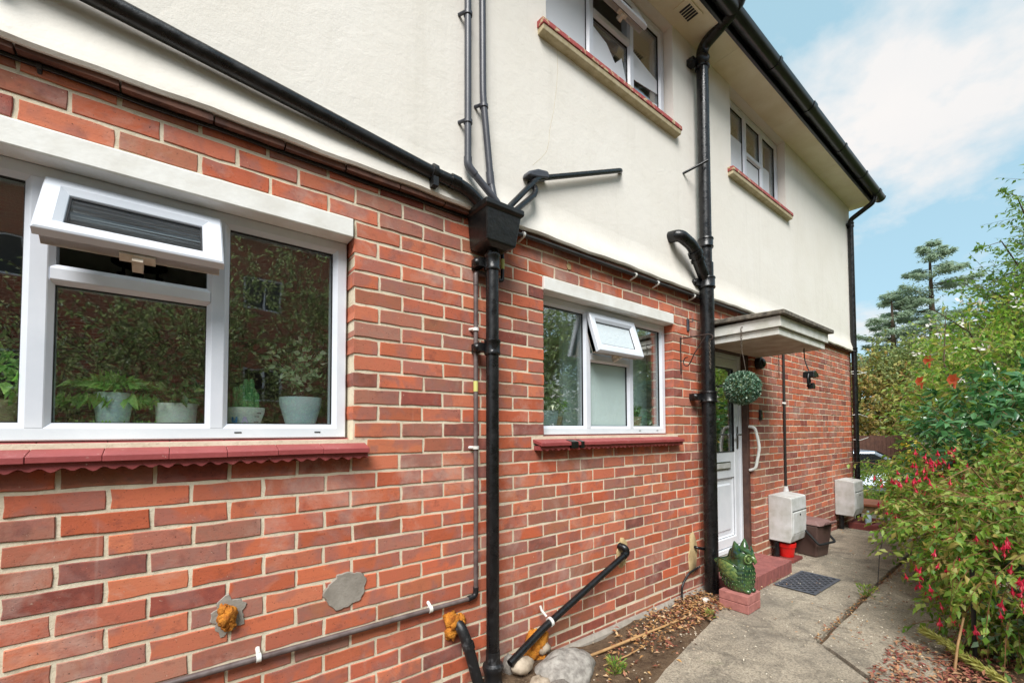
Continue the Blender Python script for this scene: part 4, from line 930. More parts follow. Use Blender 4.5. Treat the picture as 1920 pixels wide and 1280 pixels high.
# local: +x is where the owl looks
def owl_r(t, a):
    # profile radius by height t (0..1) and angle a, wings and chest
    pr = [(0, .066), (.06, .078), (.2, .088), (.42, .094), (.55, .088), (.64, .072), (.72, .070), (.82, .071), (.90, .064), (.96, .045), (1, .012)]
    for (t0, r0), (t1, r1) in zip(pr[:-1], pr[1:]):
        if t0 <= t <= t1: r = r0+(r1-r0)*(t-t0)/(t1-t0); break
    return r
def owlbody():
    mb = MB(); n, k = 48, 40; Hh = .29; v = []; f = []
    for i in range(k+1):
        t = i/k
        for j in range(n):
            a = 2*math.pi*j/n; r = owl_r(t, a); ca, sa = math.cos(a), math.sin(a)
            ex, ey = 1.08, .86
            bk = 0
            if ca < 0: bk = .062*(-ca)**3*math.exp(-((t-.56)/.12)**2)+.03*(-ca)*math.exp(-((t-.35)/.25)**2)      # raised tail
            hd_x = .014*min(1, max(0, (t-.55)/.15))
            fe_ = .0035*math.sin(t*62+1.6*math.cos(a*11))*(.2 < t+.2 < .78)
            fe_ += .0022*math.cos(a*22)*(t < .58)
            v.append(((r+bk+fe_)*ca*ex+hd_x, (r+fe_)*sa*ey, t*Hh))
    for i in range(k):
        for j in range(n): f.append((i*n+j, i*n+(j+1) % n, (i+1)*n+(j+1) % n, (i+1)*n+j))
    f.append(tuple(k*n+j for j in range(n))); return mb.add(v, f)
obj('body', owlbody(), 'owl_glaze', owl, 75)
for s in (-1, 1):
    wg = MB(); v = []; nu, nv = 18, 12                                  # wing: raised leaf of scales
    for i in range(nu+1):
        for j in range(nv+1):
            u = -1+2*i/nu; q = -1+2*j/nv; q2 = q*math.sqrt(max(0, 1-u*u*.92))
            x_ = -.026+u*.096; z_ = .128+q2*.054-u*.030; y_ = .074+.016*math.sqrt(max(0, 1-u*u))*math.sqrt(max(0, 1-q*q))-abs(u)**2*.030+.0022*math.sin(i*2.1)*math.sin(j*2.6)
            v.append((x_, s*y_, z_))
    fs = [(i*(nv+1)+j, (i+1)*(nv+1)+j, (i+1)*(nv+1)+j+1, i*(nv+1)+j+1) for i in range(nu) for j in range(nv)]
    obj('wing', wg.add(v, [q[::s] for q in fs]), 'owl_light', owl, 60)
    rim = [(-.026+.100*math.cos(b), s*(.072-.030*math.cos(b)**2), .128+.058*math.sin(b)-.030*math.cos(b)) for b in [2*math.pi*i/30 for i in range(31)]]
    obj('wing_edge', MB().tube(rim, .0055, 8, False), 'owl_glaze', owl, 60)
    obj('ear_tuft', MB().tube([(.014, s*.034, .232), (.012, s*.044, .270), (.010, s*.053, .302), (.006, s*.060, .330)], [.036, .031, .019, .003], 12), 'owl_glaze', owl, 60)
    er = [(.082-.010*math.cos(b), s*(.030+.024*math.cos(b)), .222+.027*math.sin(b)) for b in [2*math.pi*i/22 for i in range(23)]]
    obj('eye_ring', MB().tube(er, .0062, 8, False), 'owl_light', owl, 60)
    e2 = [(.086, s*(.030+.012*math.cos(b)), .222+.013*math.sin(b)) for b in [2*math.pi*i/16 for i in range(17)]]
    obj('eye', MB().blob((.080, s*.030, .222), .0125, 12, 8, 0).tube(e2, .003, 6, False), 'owl_light', owl, 60)
    obj('foot', MB().blob((.068, s*.028, .012), .024, 12, 8, .06, (1.2, 1, .7), 5), 'owl_glaze', owl, 60)
obj('brow', MB().tube([(.050, -.060, .288), (.076, -.03, .262), (.088, 0, .244), (.076, .03, .262), (.050, .060, .288)], [.004, .009, .010, .009, .004], 10), 'owl_glaze', owl, 60)
obj('beak', MB().tube([(.078, 0, .236), (.100, 0, .225), (.112, 0, .206), (.104, 0, .188)], [.014, .016, .011, .002], 10), 'owl_light', owl, 60)
fm_o = mesh('feather', MB().blob((0, 0, 0), .0052, 8, 6, 0, (.5, 1.0, 1.6)), 60); fm_o.materials.append(MATS['owl_light'])
for row in range(7):
    cnt = 22 if row < 4 else 8
    for j in range(cnt):
        a = 2*math.pi*(j+.5*(row % 2))/22 if row < 4 else -1.0+2.0*(j+.5*(row % 2))/7.5
        t = .08+row*.085; rr_o = owl_r(t, 0)+(.03*max(0, -math.cos(a))*math.exp(-((t-.35)/.25)**2))
        obj('feather', fm_o, None, owl, None, None, (rr_o*math.cos(a)*1.08, rr_o*math.sin(a)*.86, t*.29))
# rubber mat
mat_ = empty('door_mat', 'black rubber mat with diamond holes on the path', 'mat', (4.415, -.515, .106), R_(-1.5))
obj('hole_shade', MB().box(-.285, .285, -.145, .145, .0, .0015), 'tyre', mat_)  # added black sheet: shade in the diamond holes put in as colour
rim = MB()
hw, hd, b_ = .295, .155, .022
rim.box(-hw, hw, -hd, -hd+b_, 0, .009).box(-hw, hw, hd-b_, hd, 0, .009).box(-hw, -hw+b_, -hd+b_, hd-b_, 0, .009).box(hw-b_, hw, -hd+b_, hd-b_, 0, .009)
obj('rim', rim, 'rubber', mat_, None, .003)
lat = MB(); sp = .072
def clipseg(p, d):
    t0, t1 = -9, 9
    for k, h_ in ((0, hw-b_), (1, hd-b_)):
        if abs(d[k]) < 1e-9: continue
        a, b = (-h_-p[k])/d[k], (h_-p[k])/d[k]; t0 = max(t0, min(a, b)); t1 = min(t1, max(a, b))
    return (t0, t1) if t1-t0 > .01 else None
for s in (1, -1):
    d = (.78, .62*s)
    for i in range(-12, 13):
        p = (i*sp, 0); c_ = clipseg(p, d)
        if c_:
            A = (p[0]+d[0]*c_[0], p[1]+d[1]*c_[0]); B = (p[0]+d[0]*c_[1], p[1]+d[1]*c_[1]); nx_, ny_ = -d[1]*.0065, d[0]*.0065
            zt = .0065 if s > 0 else .0058
            lat.hexa([(A[0]-nx_, A[1]-ny_, 0), (B[0]-nx_, B[1]-ny_, 0), (B[0]+nx_, B[1]+ny_, 0), (A[0]+nx_, A[1]+ny_, 0), (A[0]-nx_, A[1]-ny_, zt), (B[0]-nx_, B[1]-ny_, zt), (B[0]+nx_, B[1]+ny_, zt), (A[0]+nx_, A[1]+ny_, zt)])
obj('lattice', lat, 'rubber', mat_)
# red pot, brown caddy bin
lb = empty('loose_brick', 'red brick lying flat under the red plastic pot', 'brick', (5.02, -.17, .103)); obj('brick', MB().box(-.10, .16, -.06, .12, 0, .03), 'planter_red', lb, None, .004)
rp = empty('plant_pot', 'small bright red plastic pot below the nearer meter box', 'pot', (5.05, -.125, .134))
obj('pot_body', MB().lathe([(.0, .0), (.062, .0), (.066, .004), (.078, .10), (.080, .105), (.074, .105), (.062, .01), (0, .01)], (0, 0, 0), 28), 'red_plastic', rp, 35)
obj('pot_rim', MB().lathe([(.079, .102), (.086, .102), (.088, .14), (.084, .143), (.078, .14), (.077, .105)], (0, 0, 0), 28), 'red_plastic', rp, 35)
bn = empty('food_caddy', 'brown plastic caddy bin with black carry handle beside the meter box', 'bin', (5.46, -.20, .104), R_(-10))
def tap(x0, x1, y0, y1, z0, X0_, X1_, Y0_, Y1_, z1): return MB().hexa([(x0, y0, z0), (x1, y0, z0), (x1, y1, z0), (x0, y1, z0), (X0_, Y0_, z1), (X1_, Y0_, z1), (X1_, Y1_, z1), (X0_, Y1_, z1)])
obj('bin_body', tap(-.115, .115, -.13, .12, 0, -.145, .145, -.165, .14, .335), 'bin_brown', bn, None, .016)
obj('lid', tap(-.155, .155, -.19, .145, .337, -.12, .12, -.13, .11, .385), 'bin_lid', bn, None, .012)
obj('lid_lip', MB().prism([(-.185, .35), (-.235, .365), (-.245, .385), (-.235, .395), (-.20, .375)], 'x', -.07, .07), 'bin_lid', bn, None, .004)
hd_ = fillet([(-.158, -.0, .325), (-.162, -.06, .27), (-.158, -.18, .15), (.158, -.18, .15), (.162, -.06, .27), (.158, 0, .325)], .03)
obj('carry_handle', MB().tube(hd_, .012, 10), 'tyre', bn, 50)
for s in (-1, 1): obj('hinge', MB().tube([(s*.14, 0, .325), (s*.17, 0, .325)], .02, 12), 'bell_black', bn, 40)
# planter ring, stone edging beyond
pl = empty('brick_planter', 'low dark red square brick planter at the far corner', 'planter', (7.55, -.26, .105))
for nm, b in (('near', (-.30, -.23, -.16, .16)), ('far', (.23, .30, -.16, .16)), ('a', (-.228, .228, -.16, -.09)), ('b', (-.228, .228, .09, .16))):
    obj('brick_side', MB().box(b[0], b[1], b[2], b[3], 0, .085), 'planter_red', pl, None, .006)
tag(obj('bottle', MB().lathe([(0, 0), (.035, 0), (.037, .01), (.037, .15), (.014, .19), (.014, .22), (0, .22)], (7.56, -.25, .106), 16), 'pot_blue', None, 40), 'small blue-grey bottle standing in the dark red planter', 'bottle')
ew = empty('stone_edging', 'low rough stone edging with a terracotta cap beyond the house corner', 'wall', (9.1, -.1, .05))
obj('stone_base', MB().box(-.3, .35, -.28, .35, -.1, .16), 'stone_wall', ew, None, .02)
obj('cap', MB().box(-.33, .38, -.31, .38, .161, .20), 'terracotta', ew, None, .008)
# hanging topiary ball, hooks and brackets
tb = empty('topiary_ball', 'artificial grey-green topiary ball hanging on a chain before the door', 'topiary', (3.615, -.342, 1.788))
n = 4200; d = norm(RNG.normal(size=(n, 3))); Pt = d*(.124*(.90+.14*RNG.random(n)+.03*np.sin(d[:, 0]*9)*np.sin(d[:, 2]*8)))[:, None]
leaves('foliage', Pt, d*.9+RNG.normal(size=(n, 3))*.6, .020, .014, 'leaf_box', tb, .3, True)
obj('core', MB().blob((0, 0, 0), .118, 24, 16, .01), 'leaf_hedge', tb, 80)
ch = MB(); 
def chain(mb, a, b, k, r=.0035, w=.007):
    a, b = Vector(a), Vector(b); 
    for i in range(k):
        c = a+(b-a)*((i+.5)/k); h_ = (b-a).length/k*.72
        ax = Vector((1, 0, 0)) if i % 2 else Vector((0, 1, 0)); up = (b-a).normalized()
        mb.tube([c+ax*w*math.cos(q)+up*h_*math.sin(q) for q in [2*math.pi*j/8 for j in range(9)]], r*.55, 5, False)
chain(ch, (0, 0, .46), (0, 0, .32), 7)
for s in (-1, 1): ch.tube([(0, 0, .32), (.03*s, .03*s, .22), (.055*s, .055*s, .115)], .0015, 5)
obj('chain', ch, 'chain_metal', tb)
obj('hook', MB().tube(fillet([(.05, 0, .49), (.012, 0, .50), (-.01, 0, .478), (.0, 0, .455), (.014, 0, .46)], .012), .003, 6), 'chain_metal', tb)
hb = empty('hanging_bracket', 'empty wrought iron basket bracket on the wall left of the soil pipe', 'bracket', (3.285, 0, 1.93))
obj('back_bar', MB().box(-.006, .006, -.006, .0, -.02, .285), 'rust_iron', hb)
obj('arm', MB().tube(fillet([(0, -.003, .272), (0, -.245, .268), (0, -.275, .25), (0, -.27, .222), (0, -.245, .225)], .02), .0052, 8), 'rust_iron', hb, 50)
sc_ = [(0, -.22, .262), (0, -.12, .13), (0, -.085, .06)]+[(0, -.055-.03*math.cos(q), .075-.036*math.sin(q)) for q in [math.pi*.1+i*math.pi*1.5/10 for i in range(0, 11)]]
obj('scroll', MB().tube(fillet(sc_, .015, 3), .0046, 8), 'rust_iron', hb, 50)
chs = MB(); chain(chs, (0, -.248, .215), (0, -.25, .0), 12); obj('chain', chs, 'chain_metal', hb)
hk = empty('hook_plate', 'small grey hook plate on the brickwork beside the soil pipe', 'hook', (3.40, 0, 2.33)); obj('plate', MB().box(-.016, .016, -.012, 0, -.05, .055), 'grey_pipe', hk, None, .003); obj('hook', MB().tube(fillet([(0, -.012, .03), (0, -.05, .02), (0, -.05, .05)], .01), .004, 6), 'grey_pipe', hk)
ps = empty('porch_lamp', 'black round porch light under the canopy beside the door', 'lamp', (4.74, 0, 2.13))
obj('housing', MB().tube([(0, 0, 0), (0, -.05, 0), (0, -.055, 0)], [.06, .06, .05], 20), 'bell_black', ps, 40); obj('lens', MB().blob((0, -.055, 0), .048, 16, 10, 0, (1, .6, 1)), 'car_dark', ps, 60)
bl_ = empty('broken_lamp', 'broken black security light dangling by its cable from the canopy', 'lamp', (4.50, -.545, 1.915))
obj('cable', MB().tube(fillet([(.05, .06, .285), (.05, .06, .25), (-.03, .03, .15), (-.03, .0, .06)], .05), .005, 8), 'dark_cable', bl_, 50)
obj('shade', MB().prism([(-.05, .0), (-.045, .05), (.0, .062), (.06, .035), (.085, .005), (.04, .012), (.0, -.005)], 'y', -.045, .045), 'bell_black', bl_, None, .006)
obj('bracket_arm', MB().tube(fillet([(-.045, 0, .03), (-.062, 0, -.01), (-.055, 0, -.07), (-.02, 0, -.055)], .02), .010, 8).tube(fillet([(-.02, 0, .0), (.0, 0, -.04), (-.02, .02, -.08)], .02), .008, 8), 'bell_black', bl_, 50)
obj('sensor', MB().box(-.01, .045, -.025, .02, -.10, -.062).box(.03, .05, -.02, .02, -.085, -.045), 'bell_black', bl_, None, .004)
db = empty('doorbell', 'small black doorbell on the brickwork right of the door', 'doorbell', (4.775, 0, 1.60)); obj('plate', MB().box(-.025, .025, -.022, .0, -.055, .055), 'bell_black', db, None, .008); obj('button', MB().tube([(0, -.022, -.01), (0, -.028, -.01)], .014, 14), 'steel', db)
hc = MB(); chain(hc, (5.22, -.03, 2.5), (5.22, -.03, 2.02), 22); tag(obj('chain', hc, 'rust_iron'), 'short rusty chain hanging on the wall beside the brown conduit', 'chain')

# ------------------------------------------------------------------ things on the ground by the wall
rk = MB().blob((1.72, -.21, .12), .17, 26, 16, .07, (1.15, .8, .62), 21); tag(obj('rock', rk, 'rock', None, 50), 'large pale grey rock at the foot of the drainpipe', 'rock')
for i, (x_, y_, z_, r, s, mt) in enumerate([(1.48, -.12, .20, .055, (1.2, .9, .8), 'pebble'), (1.58, -.30, .13, .06, (1.2, .8, .6), 'rock_dark'), (1.50, -.24, .14, .06, (1, 1, .7), 'pebble'), (1.45, -.05, .18, .045, (.8, .8, 1.3), 'rock'), (1.69, -.06, .20, .04, (1.2, .8, .8), 'pebble')]):
    tag(obj('stone', MB().blob((x_, y_, z_), r, 14, 9, .1, s, 40+i), mt, None, 60), ['rounded cream stone against the downpipe foot', 'dark flat stone in front of the large rock', 'cream stone wedged left of the large rock', 'small upright grey stone behind the downpipe shoe', 'small cream stone under the orange foam lump'][i], 'stone')
tag(obj('bamboo_cane', MB().tube([(1.60, -.155, .128), (2.1, -.185, .118), (2.9, -.235, .112)], [.0085, .009, .007], 8), 'bamboo', None, 50), 'tan bamboo cane lying on the soil along the wall', 'cane')
tag(obj('twig', MB().tube([(1.95, -.28, .108), (2.15, -.30, .112), (2.33, -.29, .107)], .004, 6), 'bamboo', None, 50), 'thin dry twig on the bare soil beside the cane', 'twig')
tag(obj('plastic_shard', MB().prism([(3.25, -.19), (3.34, -.20), (3.36, -.16), (3.33, -.12)], 'z', .115, .119), 'white_plastic'), 'white plastic shard on the soil at the foot of the wall', 'litter'); o = bpy.data.objects['plastic_shard']; 
def litter(name, boxes, mat, label, L, zf):
    P = []
    for x0, x1, y0, y1, k in boxes:
        q = RNG.random((k, 2)); P.append(np.stack([x0+(x1-x0)*q[:, 0], y0+(y1-y0)*q[:, 1], np.full(k, zf)+.02*RNG.random(k)], 1))
    P = np.concatenate(P); D = RNG.normal(size=P.shape); D[:, 2] *= .25
    o = leaves(name, P, D, L*(.5+RNG.random(len(P))), L*.5, mat, None, .8); return tag(o, label, 'leaf litter', None, 'stuff')
litter('leaf_litter', [(2.3, 3.35, -.36, -.05, 420), (3.1, 3.5, -.3, -.03, 260), (1.6, 2.6, -.5, -.15, 160), (2.7, 3.25, -.33, -.03, 250)], 'leaf_litter', 'dry brown leaf litter on the soil along the wall', .032, .104)
litter('leaf_litter', [(2.85, 3.7, -1.6, -1.24, 900), (3.3, 4.6, -1.75, -1.45, 700), (2.4, 3.2, -1.9, -1.3, 600)], 'leaf_litter_red', 'reddish fallen leaves and petals under the fuchsia', .030, .088)
litter('leaf_litter', [(3.25, 5.6, -.945, -.905, 240), (3.2, 6, -.9, -.1, 60), (3.3, 5.5, -1.4, -.95, 160), (3.65, 4.6, -.35, -.33, 16), (5.0, 7.5, -.2, -.03, 50)], 'leaf_litter', 'scattered dry leaves along the paving joints', .022, .106)
leafmat('petal_pale', [(214, 200, 176), (232, 224, 206), (196, 176, 146)], .1, .8)
litter('fallen_petals', [(2.4, 5.8, -1.2, -.1, 230), (3.2, 5.0, -1.45, -.95, 130)], 'petal_pale', 'tiny pale petals and chips scattered over the concrete path', .013, .108)
def pebbles(name, n_, box, label):
    mb = MB()
    for i in range(n_): mb.blob((random.uniform(box[0], box[1]), random.uniform(box[2], box[3]), .10), random.uniform(.003, .009), 6, 4, .1, (1.3, 1, .7), i)
    tag(obj(name, mb, 'pebble', None, 60), label, 'pebbles', None, 'stuff')
pebbles('pebbles', 120, (1.5, 3.3, -.6, -.05), 'small pale stones scattered in the wall bed soil')
def tuft(name, x, y, z, n_, h, mat, label, L=.035):
    e = empty(name, label, 'weed', (x, y, z)); a = RNG.random(n_)*6.28; r = RNG.random(n_)*h*.7; P = np.stack([r*np.cos(a), r*np.sin(a), h*RNG.random(n_)], 1)
    leaves('leaves', P, np.stack([np.cos(a), np.sin(a), .6+RNG.random(n_)], 1), L*(.6+.8*RNG.random(n_)), L*.35, mat, e, .5, True)
    mb = MB()
    for i in range(7): q = i*.9; mb.tube([(0, 0, 0), (h*.3*math.cos(q), h*.3*math.sin(q), h*.6), (h*.6*math.cos(q), h*.6*math.sin(q), h)], .0015, 4)
    obj('stems', mb, 'stem_green', e); return e
tuft('weed', 1.95, -.37, .10, 110, .075, 'leaf_climber', 'small green weed in the bare soil near the rock', .028)
tuft('weed', 4.42, -.93, .10, 60, .09, 'leaf_climber', 'grassy weed growing in the joint of the path', .035)
tuft('weed', 2.95, -1.42, .09, 90, .05, 'leaf_grey', 'low grey-green weed at the near corner of the leaf litter', .03)
tuft('weed', 3.05, -.33, .10, 60, .05, 'leaf_climber', 'tiny weed at the edge of the slab by the wall', .02)

# ------------------------------------------------------------------ plants by the path
FU = empty('fuchsia_bush', 'fuchsia bush with hanging red flowers spilling over the path', 'bush', (4.6, -1.86, .08))
fe_ = [(0, 0, .62, .95, .72, .58), (.55, .12, .80, .65, .66, .45), (-.55, .05, .42, .5, .40, .36), (1.0, .1, .7, .6, .55, .5)]
foliage('leaves', fe_, 2600, 11, .23, .052, .026, 'leaf_fuchsia', FU, .55, .45, 'stem_red', .0022, .03)
st = MB()
for i in range(26):
    a = random.uniform(0, 6.28); rr = random.uniform(.3, .9); tip = (rr*math.cos(a)*1.0, rr*math.sin(a)*.75, random.uniform(.55, 1.15))
    st.tube([(random.uniform(-.12, .12), random.uniform(-.1, .1), 0), (tip[0]*.35, tip[1]*.35, tip[2]*.7), (tip[0]*.75, tip[1]*.75, tip[2]), (tip[0]*1.05, tip[1]*1.05, tip[2]*.92)], [.008, .006, .004, .002], 6)
obj('stems', st, 'stem_red', FU, 60)
def flower_mesh():
    mb = MB()   # tube, four flared sepals, skirt, stamens, hanging from the origin
    mb.tube([(0, 0, 0), (0, 0, -.012), (0, 0, -.022)], [.0022, .0034, .0045], 6)
    for k in range(4):
        a = k*math.pi/2; c, s = math.cos(a), math.sin(a)
        mb.add([(c*.003, s*.003, -.02), (c*.010-s*.005, s*.010+c*.005, -.030), (c*.010+s*.005, s*.010-c*.005, -.030), (c*.016, s*.016, -.046)], [(0, 1, 3), (0, 3, 2)])
    mb.lathe([(.004, -.022), (.008, -.032), (.0075, -.042)], (0, 0, 0), 7)
    for k in range(3): mb.tube([(0, 0, -.03), (.002*math.cos(k*2), .002*math.sin(k*2), -.062)], .0007, 3)
    return mb
fm = mesh('flower', flower_mesh()); fm.materials.append(MATS['petal_red'])
# hang the flowers in bunches at the side of the bush that faces the path
nb = 0; tries = 0; rf = random.Random(9)
while nb < 66 and tries < 4000:
    tries += 1
    e_ = rf.choice(fe_); a, b = rf.uniform(0, 6.28), math.acos(rf.uniform(-.6, .8))
    p = Vector((e_[0]+e_[3]*1.2*math.sin(b)*math.cos(a), e_[1]+e_[4]*1.2*math.sin(b)*math.sin(a), e_[2]+e_[5]*1.12*math.cos(b)))
    if p.z < .16: continue
    if nb % 3 == 0 and not (p.x > .1 and p.y > .2): continue
    if Vector((math.cos(a), math.sin(a), 0)).dot(Vector((-.8, .6, 0))) < .35: continue
    nb += 1
    for k in range(rf.choice((3, 4, 5, 6))):
        o = obj('flower', fm, None, FU, None, None, (p.x+rf.gauss(0, .045), p.y+rf.gauss(0, .045), p.z+rf.gauss(0, .035)))
        s = rf.uniform(.85, 1.2); o.scale = (s, s, s); o.rotation_euler = (rf.gauss(0, .25), rf.gauss(0, .25), rf.uniform(0, 6))
GL = empty('evergreen_shrub', 'evergreen shrub with large glossy dark leaves behind the fuchsia', 'shrub', (6.35, -1.75, .06))
ge = [(0, 0, 1.15, 1.05, .78, .80), (-.35, .25, .85, .7, .55, .6), (.7, .1, 1.3, .8, .7, .7)]
foliage('leaves', ge, 620, 7, .20, .105, .046, 'leaf_glossy', GL, .1, .6, 'stem_green', .003, .05)
trk = MB()
for i in range(7): a = i*.9; trk.tube([(.08*math.cos(a), .08*math.sin(a), 0), (.3*math.cos(a), .25*math.sin(a), .6), (.6*math.cos(a), .45*math.sin(a), 1.2)], [.02, .014, .006], 7)
obj('stems', trk, 'bark', GL, 60)
lm = mesh('leaf', MB().add([(0, 0, 0), (-.021, .035, .008), (0, .04, .0), (.021, .035, .008), (-.018, .072, .007), (0, .075, -.003), (.018, .072, .007), (0, .112, -.014)], [(0, 3, 2), (0, 2, 1), (1, 2, 5, 4), (2, 3, 6, 5), (4, 5, 7), (5, 6, 7)]), 80); lm.materials.append(MATS['leaf_glossy'])
for i in range(240):                                                           # the outermost leaves, one by one
    e_ = rf.choice(ge); a = rf.uniform(1.6, 4.6); b = math.acos(rf.uniform(-.35, .95))
    p = (e_[0]+e_[3]*1.1*math.sin(b)*math.cos(a), e_[1]+e_[4]*1.1*math.sin(b)*math.sin(a), e_[2]+e_[5]*1.1*math.cos(b))
    o = obj('leaf', lm, None, GL, None, None, p); o.rotation_euler = (rf.gauss(-.35, .4), rf.gauss(0, .35), a-math.pi/2+rf.gauss(0, .7)); s = rf.uniform(.75, 1.25); o.scale = (s, s, s)
CLb = empty('flowering_climber', 'light green rambling climber with white blossom above the dark shrub', 'climber', (8.1, -1.55, .06))
ce = [(0, 0, 1.75, 1.2, .85, .95), (-.5, .35, 1.35, .8, .6, .75), (.9, .1, 2.3, 1.1, .8, .9), (.3, .1, .8, 1.2, .8, .8)]
foliage('leaves', ce, 1500, 9, .34, .075, .036, 'leaf_climber', CLb, .15, .5, 'stem_green', .003, .05)
wp = MB()
for i in range(18):
    e_ = rf.choice(ce[:3]); a = rf.uniform(1.5, 4.4); b = math.acos(rf.uniform(-.3, .9)); c0 = Vector((e_[0]+e_[3]*1.12*math.sin(b)*math.cos(a), e_[1]+e_[4]*1.12*math.sin(b)*math.sin(a), e_[2]+e_[5]*1.12*math.cos(b)))
    bl = MB()
    for k in range(7):
        d_ = Vector((rf.gauss(0, 1), rf.gauss(0, 1), rf.gauss(.3, 1))).normalized(); s_ = d_.orthogonal().normalized()*.018; c_ = c0+Vector((rf.gauss(0, .035), rf.gauss(0, .035), rf.gauss(0, .025)))
        bl.add([c_, c_+d_*.03+s_, c_+d_*.055, c_+d_*.03-s_], [(0, 1, 2, 3)])
    obj('blossom', bl, 'petal_white', CLb)
arch = MB()
for p in ([(-.4, .3, 1.3), (-.6, .5, 2.2), (-.3, .5, 2.9)], [(.2, 0, 1.5), (-.3, .3, 2.6), (-.9, .6, 2.9)], [(0, 0, 0), (.1, .1, 1.4), (.6, .2, 2.6)]): arch.tube(p, [.012, .008, .003], 6)
obj('stems', arch, 'bark', CLb, 60)
TR = empty('tree', 'small-leaved tree with airy branches at the right edge of the view', 'tree', (10.6, -1.95, .0))
te = [(.2, -.35, 3.5, 1.5, 1.0, 1.2), (-.5, .25, 2.7, 1.2, .7, .8), (.9, -.6, 4.7, 1.2, .9, 1.2), (-.8, .4, 3.2, .6, .4, .45)]
foliage('leaves', te, 1700, 9, .5, .075, .038, 'leaf_tree', TR, .25, .35, 'bark', .003, None, 'crown')
tk = MB().tube([(.1, -.3, 0), (.05, -.2, 1.5), (0, -.1, 3.0), (.1, 0, 5)], [.09, .07, .05, .015], 10)
for a, z_, l in ((2.6, 2.2, 1.2), (3.6, 2.8, 1.3), (4.6, 3.4, 1.1), (.6, 3.0, 1.2), (5.4, 3.9, 1)):
    tk.tube([(0, -.1, z_), (l*.5*math.cos(a), l*.5*math.sin(a), z_+.35), (l*math.cos(a), l*math.sin(a), z_+.55)], [.03, .018, .006], 6)
obj('trunk', tk, 'bark', TR, 60)
sprays = [((-.4, .35, 3.3), (-1.0, .7, 3.6), (-1.7, 1.0, 3.45)), ((-.3, .3, 3.8), (-.9, .5, 4.25), (-1.3, .75, 4.1)), ((-.2, .2, 3.0), (-.8, .7, 3.15), (-1.5, 1.05, 2.95)), ((-.2, .2, 4.4), (-.55, .35, 5.0), (-.8, .5, 5.05))]
P_, D_ = [], []; bm_ = MB()
for a, b, c in sprays:
    a, b, c = np.array(a), np.array(b), np.array(c); bm_.tube([a, b, c], [.012, .007, .002], 5)
    for i in range(120):
        t = RNG.random()**.8; q = (1-t)**2*a+2*t*(1-t)*b+t*t*c; P_.append(q+RNG.normal(size=3)*.07*(1.1-t)); D_.append((c-a)*.5+RNG.normal(size=3)*.7)
leaves('spray', np.array(P_), np.array(D_), .07, .03, 'leaf_tree', TR, .5, True); obj('branch', bm_, 'bark', TR, 60)
tr_ = MB()
for k in range(6): a = k*1.05; tr_.add([(0, 0, 0), (.035*math.cos(a)-.022*math.sin(a), .03, .035*math.sin(a)+.022*math.cos(a)), (.06*math.cos(a), .012, .06*math.sin(a)), (.035*math.cos(a)+.022*math.sin(a), .03, .035*math.sin(a)-.022*math.cos(a))], [(0, 1, 2, 3)])
tr_.lathe([(.008, -.09), (.012, -.03), (.03, .0)], (0, 0, 0), 8)
for i, p in enumerate([(5.95, -1.30, 1.93), (6.9, -1.0, 2.25), (6.75, -.95, 2.0)]):
    tag(obj('trumpet_flower', tr_, 'petal_orange', None, 60, None, p), ['large orange trumpet flower above the glossy shrub', 'orange trumpet flower highest among the climber leaves', 'orange trumpet flower at the left of the climber'][i], 'flower').rotation_euler = (0, 0, R_(62))
yb = empty('yellow_flowered_plant', 'small plant with yellow flowers between fuchsia and climber', 'plant', (6.05, -1.05, .1))
foliage('leaves', [(0, 0, .8, .22, .18, .35)], 60, 7, .16, .06, .03, 'leaf_climber', yb, .2, .3, 'stem_green', .002)
yl = RNG.normal(size=(26, 3))*np.array((.12, .08, .09))+np.array((-.1, .1, 1.08)); [leaves('flower', yl[k:k+1], RNG.normal(size=(1, 3)), .055, .035, 'petal_yellow', yb, .3) for k in range(26)]
gy = empty('grey_leaved_plant', 'grey-green leafy plant at the bottom right corner', 'plant', (3.98, -1.86, .08))
foliage('leaves', [(0, 0, .22, .32, .22, .24), (.3, .0, .35, .3, .22, .3)], 170, 8, .14, .05, .026, 'leaf_grey', gy, .1, .3, 'stem_green', .002)
fl = MB()
for i in range(60): fl.blob((random.gauss(-.12, .035), random.gauss(.12, .035), .46+random.gauss(0, .010)), .007, 6, 4, .1, (1, 1, .7), i)
obj('flower_head', fl, 'pebble', gy)
fb = empty('fern_frond', 'dried yellow-green conifer frond lying in front of the fuchsia', 'frond', (3.74, -1.36, .13))
axis = [Vector((0, 0, .05)), Vector((-.06, -.11, .03)), Vector((-.15, -.22, .0)), Vector((-.26, -.36, -.02))]
obj('rib', MB().tube(axis, [.006, .010, .010, .008], 8), 'leaf_fern', fb, 60)
P_, D_ = [], []
for i in range(420):
    t = RNG.random()*3; k = min(2, int(t)); q = axis[k].lerp(axis[k+1], t-k); dd = (axis[k+1]-axis[k]).normalized(); s_ = Vector((RNG.normal(), RNG.normal(), RNG.normal()*.7)); s_ -= dd*s_.dot(dd); s_.normalize()
    P_.append(q+s_*.004); D_.append(s_*.75-dd*.75)
leaves('leaflets', np.array(P_), np.array(D_), .042, .010, 'leaf_fern', fb, .5, True)
tag(obj('garden_stake', MB().tube([(3.72, -1.58, .06), (3.72, -1.58, .62)], .011, 8), 'bell_black', None, 50), 'black garden stake standing under the fuchsia', 'stake')
tag(obj('garden_stick', MB().tube([(3.48, -1.52, .08), (3.55, -1.53, .22), (3.62, -1.55, .36)], [.007, .006, .005], 8), 'bamboo', None, 50), 'pale leaning stick under the fuchsia', 'stick')
wh = MB().tube([(4.72, -.93, .1), (4.95, -.90, .32), (5.25, -.88, .52)], .003, 6).tube([(5.02, -.90, .50), (5.2, -.9, .47), (5.45, -1.0, .38)], .003, 6)
